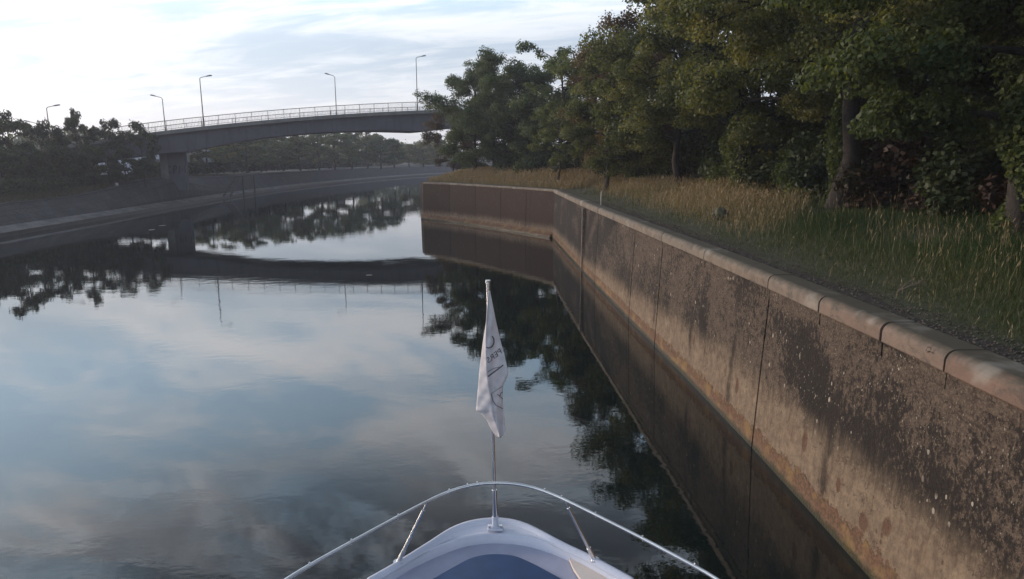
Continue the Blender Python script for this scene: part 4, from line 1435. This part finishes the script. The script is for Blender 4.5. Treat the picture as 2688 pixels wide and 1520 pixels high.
# ------------------------------------------------------------------ boat
def boat_mat():
    m, t, out = mat('white_gelcoat')
    co = t.n('ShaderNodeTexCoord').outputs['Object']
    n = t.noise(co, 2.0, 5, .6); f = t.noise(co, 40, 3, .7)
    col = t.mix(t.ss(n, .4, .7), (.60, .62, .72), (.52, .54, .64))
    col = t.mix(t.ss(f, .55, .75, 0, .25), col, (.35, .35, .40))
    pbr(t, out, col, .38, 0.0, f, .05, .002)
    return m
M['gelcoat'] = boat_mat()
M['deckpaint'] = simple('grey_white_deck', (.40, .41, .52), (.34, .35, .45), 3, .6, bs=.2, bd=.003)
M['pad'] = simple('dark_blue_vinyl', (.022, .062, .165), (.015, .044, .125), 3, .6, bs=.15, bd=.002)
M['cream'] = simple('cream_patch', (.72, .62, .55), (.64, .55, .49), 3, .5)
M['steel'] = simple('polished_steel', (.80, .79, .78), (.66, .65, .65), 6, .24, 1.0, bs=.03, bd=.001)
M['cloth'] = None

base = at(1300.5, 1387.5, z=2.02)
boat = empty('motor_boat', tuple(float(v) for v in (base[0], base[1], 0)), 'white boat bow with steel rail, blue deck cover and flagstaff', 'boat')
BO = np.array((base[0], base[1], 0))


def zp(zx, zy): return 700 + zx * .48544, 1220 + zy * .48544


def outline(pts, z, back, n=41):
    P = np.array([at(*zp(a_, b_), z=z) for a_, b_ in pts])
    s = np.concatenate([[0], np.cumsum(np.linalg.norm(np.diff(P, axis=0), axis=1))])
    for _ in range(1):
        pass
    t = np.linspace(0, s[-1], n)
    Q = np.stack([np.interp(t, s, P[:, k]) for k in range(3)], 1)
    for _ in range(4):
        Q[1:-1] = (Q[:-2] + 2 * Q[1:-1] + Q[2:]) / 4
    L = []; R_ = []
    for k, (yy, xx) in enumerate(back):       # carry the lines on towards the stern
        L.append((BO[0] - xx, yy, z)); R_.append((BO[0] + xx, yy, z))
    return np.concatenate([np.array(L[::-1]), Q, np.array(R_)]) - np.array((BO[0], BO[1], 0))


O = outline([(550, 618), (700, 535), (800, 470), (900, 410), (980, 350), (1080, 308), (1180, 292), (1240, 289), (1330, 295), (1430, 330), (1600, 425), (1750, 492), (1980, 618)], 2.02, [(4.4, 1.22), (3.4, 1.5), (1.5, 1.75), (-3, 1.8)])
I = outline([(610, 618), (700, 560), (800, 500), (960, 430), (1080, 388), (1240, 373), (1400, 387), (1550, 432), (1680, 490), (1810, 560), (1910, 618)], 2.0, [(4.4, 1.10), (3.4, 1.36), (1.5, 1.6), (-3, 1.64)])
Bq = outline([(880, 632), (1000, 563), (1100, 508), (1180, 489), (1240, 486), (1340, 493), (1450, 543), (1610, 630)], 1.93, [(4.4, .50), (3.4, .72), (1.5, .95), (-3, 1.0)])
n = len(O)


def strip(name, rows, m, thick=None, smooth=True):
    V = np.concatenate(rows); k = len(rows)
    F = [(j * n + i, j * n + i + 1, (j + 1) * n + i + 1, (j + 1) * n + i) for j in range(k - 1) for i in range(n - 1)]
    return link(name, mesh(name, V, F, smooth), m, boat)


def sh_(A, dz=0.0, sc=1.0):
    B = A.copy(); B[:, 2] += dz
    c = np.array((0, -1.5, 0)); B[:, :2] = c[:2] + (B[:, :2] - c[:2]) * sc
    return B


# rounded gunwale: outer lip, crown, inner lip, then the foredeck
strip('gunwale', [sh_(O, -.09, 1.0), sh_(O, -.03, 1.012), sh_(O, .012, 1.004), sh_(O, .02, .985), sh_(O, .0, .965), sh_(O, -.012, .955)], M['gelcoat'])
strip('foredeck', [sh_(O, -.010, .957), (sh_(O, -.012, .93) + I) / 2, sh_(I, -.0, 1.02), sh_(I, .012, 1.005), sh_(I, .0, .99), sh_(I, -.085, .985)], M['gelcoat'])
Bw = sh_(Bq, -.02, 1.0)
strip('deck', [sh_(I, -.08, .992), (sh_(I, -.088, .97) * .5 + Bw * .5), Bw, sh_(Bw, 0, .9), sh_(Bw, 0, .2)], M['deckpaint'])
strip('deck_cover', [sh_(Bq, -.03, 1.0), sh_(Bq, .012, .995), sh_(Bq, .022, .975), sh_(Bq, .025, .6), sh_(Bq, .025, .02)], M['pad'])
hullr = [sh_(O, -.08, 1.002), sh_(O, -.35, .985), sh_(O, -1.1, .93), sh_(O, -2.0, .86), sh_(O, -2.5, .80)]
strip('hull', hullr, M['gelcoat'])
# thin cream-coloured patch on the starboard side of the deck
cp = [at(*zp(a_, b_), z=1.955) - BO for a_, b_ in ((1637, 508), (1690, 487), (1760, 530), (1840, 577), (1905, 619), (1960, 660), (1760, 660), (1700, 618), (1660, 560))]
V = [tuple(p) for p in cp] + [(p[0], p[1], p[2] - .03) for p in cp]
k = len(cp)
link('side_patch', mesh('side_patch', V, [tuple(range(k - 1, -1, -1))] + [(i, (i + 1) % k, k + (i + 1) % k, k + i) for i in range(k)]), M['cream'], boat)
# rail
ZR = 2.62
rp = [at(*zp(a_, b_), z=ZR) for a_, b_ in ((100, 618), (400, 450), (700, 287), (870, 197), (980, 143), (1080, 110), (1200, 94), (1300, 93), (1400, 107), (1500, 137), (1620, 192), (1800, 281), (2050, 406), (2300, 541), (2450, 618))]
rp = np.array(rp)
rp = np.concatenate([[(rp[0][0] - .5, rp[0][1] - 1.0, ZR - .02)], rp, [(rp[-1][0] + .5, rp[-1][1] - 1.0, ZR - .02)]])
s = np.concatenate([[0], np.cumsum(np.linalg.norm(np.diff(rp, axis=0), axis=1))])
tt = np.linspace(0, s[-1], 70)
rq = np.stack([np.interp(tt, s, rp[:, k]) for k in range(3)], 1)
for _ in range(5): rq[1:-1] = (rq[:-2] + 2 * rq[1:-1] + rq[2:]) / 4
b = MB(); b.tube([tuple(p - BO) for p in rq], .0145, 10)
rail = b.build('bow_rail', M['steel'], boat, True)
clip_me = MB(); clip_me.tube([(0, 0, -.012), (0, 0, .016)], .006, 6); clip_me.box((0, 0, -.018), (.014, .03, .014)); clip_me = mesh('clip', clip_me.v, clip_me.f); clip_me.materials.append(M['steel'])
for px in (230, 460, 690, 980, 1062, 1150, 1500, 1590, 1800, 2045, 2335):
    X = at(*zp(px, 150), z=ZR)[0]
    fx, _ = zp(px, 0)
    # nearest rail sample by photo x
    best = min(rq, key=lambda p: abs(1344 + FPX * p[0] / (p[1] * math.cos(PITCH) + (H - p[2]) * math.sin(PITCH)) - fx))
    c = bpy.data.objects.new('clip', clip_me); COL.objects.link(c); c.parent = rail
    c.location = tuple(best - BO + np.array((0, .004, .008)))
for (bx_, by_), (tx_, ty_) in (((712, 525), (868, 205)), ((1772, 512), (1612, 195))):
    p0 = at(*zp(bx_, by_), z=2.02) - BO; p1 = at(*zp(tx_, ty_), z=ZR - .015) - BO
    d = p1 - p0
    b = MB(); b.tube([tuple(p0 + d * .0), tuple(p0 + d * .88)], .0155, 10); b.tube([tuple(p0 + d * .87), tuple(p1)], .0085, 8)
    sta = b.build('stanchion', M['steel'], boat, True)
    b = MB(); b.tube([tuple(p0 - d * .02), tuple(p0 + d * .20)], .021, 10); b.tube([tuple(p0 + np.array((0, 0, -.012))), tuple(p0 + np.array((0, 0, .004)))], .045, 12)
    b.build('stanchion_foot', M['steel'], sta, True)
# flagstaff in its socket
pt = at(1281, 739, Y=base[1] + .10)
pb = base + np.array((0, 0, .0))
ax = pt - pb
f1 = .33
b = MB(); b.tube([tuple(pb + ax * .03 - BO), tuple(pt - BO)], .0185, 14)
staff = b.build('flagstaff', M['steel'], boat, True)
b = MB(); b.tube([tuple(pb + ax * .04 - BO), tuple(pb + ax * .165 - BO)], .0245, 14); b.build('sleeve', M['steel'], staff, True)
b = MB(); b.tube([tuple(pt - BO + np.array((0, 0, -.006))), tuple(pt - BO + np.array((0, 0, .012)))], .024, 14); b.build('top_cap', M['steel'], staff, True)
b = MB(); b.tube([tuple(pb - BO + np.array((0, 0, -.01))), tuple(pb + ax * .052 - BO)], .031, 16)
so = b.build('flagstaff_socket', M['gelcoat'], boat, True)
b = MB(); b.box(tuple(pb - BO + np.array((0, 0, .010))), (.15, .11, .02)); bevel(b.build('socket_plate', M['gelcoat'], so), .01, 2)
for sx in (-.055, .055):
    b = MB(); b.tube([tuple(pb - BO + np.array((sx, -.02, .015))), tuple(pb - BO + np.array((sx, -.02, .045)))], .016, 8); b.build('bolt', M['steel'], so, True)
b = MB(); q = at(*zp(1238, 402), z=1.95) - BO; b.box((q[0], q[1] + .03, 1.955), (.06, .03, .07)); bevel(b.build('drain_fitting', M['gelcoat'], boat), .006, 2)

# ------------------------------------------------------------------ flag
def cloth_mat():
    m, t, out = mat('white_flag_cloth')
    co = t.n('ShaderNodeTexCoord').outputs['Object']
    n = t.noise(co, 6, 4); f = t.noise(co, 160, 2)
    col = t.mix(t.ss(n, .35, .7), (.72, .70, .73), (.62, .60, .63))
    d = t.n('ShaderNodeBsdfDiffuse'); t.put(d.inputs[0], col)
    tr = t.n('ShaderNodeBsdfTranslucent'); t.put(tr.inputs[0], col)
    bm_ = t.n('ShaderNodeBump'); bm_.inputs['Strength'].default_value = .3; bm_.inputs['Distance'].default_value = .01
    t.put(bm_.inputs['Height'], t.add(n, t.mul(f, .05))); t.t.links.new(bm_.outputs[0], d.inputs['Normal'])
    mx = t.n('ShaderNodeMixShader'); mx.inputs[0].default_value = .25
    t.t.links.new(d.outputs[0], mx.inputs[1]); t.t.links.new(tr.outputs[0], mx.inputs[2]); t.t.links.new(mx.outputs[0], out.inputs[0])
    return m
M['cloth'] = cloth_mat()
M['print'] = simple('grey_flag_print', (.105, .10, .12), None, 8, .8)
YF = base[1] + .02
FL = np.array([(168, 613, 616, 626), (250, 606, 609, 642), (380, 598, 600, 668), (520, 576, 596, 700), (600, 566, 598, 722), (680, 557, 601, 741), (740, 550, 605, 755), (790, 546, 612, 735), (830, 543, 618, 716), (900, 536, 632, 714),
               (970, 530, 642, 717), (1000, 528, 645, 719), (1012, 556, 648, 720), (1060, 600, 655, 727), (1120, 628, 680, 735), (1160, 652, 690, 728), (1192, 682, 692, 700)], float)


def f_row(y):
    return [np.interp(y, FL[:, 0], FL[:, k]) for k in (1, 2, 3)]


def flag_depth(x, y):
    L, C, R_ = f_row(y)
    if x < C:
        t_ = (C - x) / max(C - L, 1e-3)
        d = .095 - .11 * t_
    else:
        t_ = (x - C) / max(R_ - C, 1e-3)
        d = .095 - .12 * t_ ** .8 + .022 * math.sin(t_ * 5.5 + y * .012) * min(1, t_ * 4)
    d += .006 * math.sin(y * .05 + x * .07) + .004 * math.sin(y * .11 - x * .05)
    return d * min(1, (y - 120) / 260) + .028


def flag3(x, y, lift=0.0):
    p = at(1050 + x * .37765, 700 + y * .37765, Y=YF - flag_depth(x, y) - lift)
    return p


rows = np.concatenate([np.linspace(168, 1192, 70), [1004, 1013]]); rows.sort()
V = []; nc = 26
for y_ in rows:
    L, C, R_ = f_row(y_)
    xs = np.concatenate([np.linspace(L, C, 9), np.linspace(C, R_, nc - 8)[1:]])
    V += [flag3(x_, y_) for x_ in xs]
fo = at(1281, 760, Y=YF)
V = np.array(V) - fo
k = nc
nr_ = len(rows)
F = np.array([(i * k + j, i * k + j + 1, (i + 1) * k + j + 1, (i + 1) * k + j) for i in range(nr_ - 1) for j in range(k - 1)])
flag = empty('flag', tuple(float(v) for v in fo), 'limp white flag with mirrored grey lettering hanging from the flagstaff', 'flag')
fc = link('cloth', mesh('cloth', V, F, True), M['cloth'], flag)
md = fc.modifiers.new('thickness', 'SOLIDIFY'); md.thickness = .0015; md.offset = 1


def inside(x, y):
    L, C, R_ = f_row(y)
    return min(max(x, C + 2), R_ - 1)


def ribbon(pts, w_, parent=flag, name='print_line'):
    P = np.array(pts, float)
    s_ = np.concatenate([[0], np.cumsum(np.linalg.norm(np.diff(P, axis=0), axis=1))])
    t_ = np.linspace(0, s_[-1], 28)
    X = np.interp(t_, s_, P[:, 0]); Yv = np.interp(t_, s_, P[:, 1])
    for _ in range(3):
        X[1:-1] = (X[:-2] + 2 * X[1:-1] + X[2:]) / 4; Yv[1:-1] = (Yv[:-2] + 2 * Yv[1:-1] + Yv[2:]) / 4
    Vv = []
    for i in range(len(t_)):
        a_ = max(i - 1, 0); b_ = min(i + 1, len(t_) - 1)
        dx_, dy_ = X[b_] - X[a_], Yv[b_] - Yv[a_]; q = math.hypot(dx_, dy_) + 1e-6
        for sg in (-1, 1):
            xx = X[i] - dy_ / q * w_ * .5 * sg; yy = Yv[i] + dx_ / q * w_ * .5 * sg
            Vv.append(flag3(inside(xx, yy), yy, .004) - fo)
    Fv = [(2 * i, 2 * i + 1, 2 * i + 3, 2 * i + 2) for i in range(len(t_) - 1)]
    return link(name, mesh(name, Vv, Fv), M['print'], parent)


ribbon([(640, 482), (652, 500), (654, 530), (640, 556), (618, 567), (596, 560)], 9, name='printed_arc')
ribbon([(606, 768), (660, 728), (718, 684)], 9, name='printed_stroke')
ribbon([(606, 735), (650, 708), (690, 698)], 3.5, name='printed_stroke')
ribbon([(634, 885), (645, 930), (668, 965), (716, 987)], 4.5, name='printed_arc')
ribbon([(676, 885), (688, 895), (716, 922)], 4.5, name='printed_stroke')
ribbon([(716, 868), (700, 880), (694, 905)], 4.5, name='printed_stroke')
ribbon([(634, 885), (670, 858), (712, 832)], 2.5, name='printed_stroke')
# lettering, mirrored because the flag is seen from behind
tcu = bpy.data.curves.new('lettering', 'FONT'); tcu.body = 'PERSO'; tcu.size = 1.0; tcu.resolution_u = 4
tmp = bpy.data.objects.new('lettering_source', tcu); COL.objects.link(tmp)
bpy.context.view_layer.update()
tme = bpy.data.meshes.new_from_object(tmp.evaluated_get(bpy.context.evaluated_depsgraph_get()))
co = np.array([v.co[:] for v in tme.vertices])
wtx = co[:, 0].max()
Vn = []
for cx_, cy_, _ in co:
    f = cx_ / wtx
    # baseline runs from the right (P) down to the left (O)
    bx0, by0 = 712, 598; bx1, by1 = 574, 702
    x_ = bx0 + (bx1 - bx0) * f - cy_ * 22; y_ = by0 + (by1 - by0) * f - cy_ * 50
    Vn.append(flag3(inside(x_, y_), y_, .005) - fo)
lt = mesh('lettering', np.array(Vn), [tuple(p.vertices) for p in tme.polygons])
link('lettering', lt, M['print'], flag)
bpy.data.objects.remove(tmp)

# ------------------------------------------------------------------ haze
hz = MB(); hz.box((0, 190, 16.5), (900, 900, 41))
m, t, out = mat('thin_haze')
pv_ = t.n('ShaderNodeVolumePrincipled')
pv_.inputs['Color'].default_value = (.80, .82, .95, 1)
pv_.inputs['Density'].default_value = .0009
pv_.inputs['Anisotropy'].default_value = .3
t.t.links.new(pv_.outputs[0], out.inputs['Volume'])
tag(hz.build('haze', m), 'thin pale morning haze over the canal', 'haze', kind='stuff')
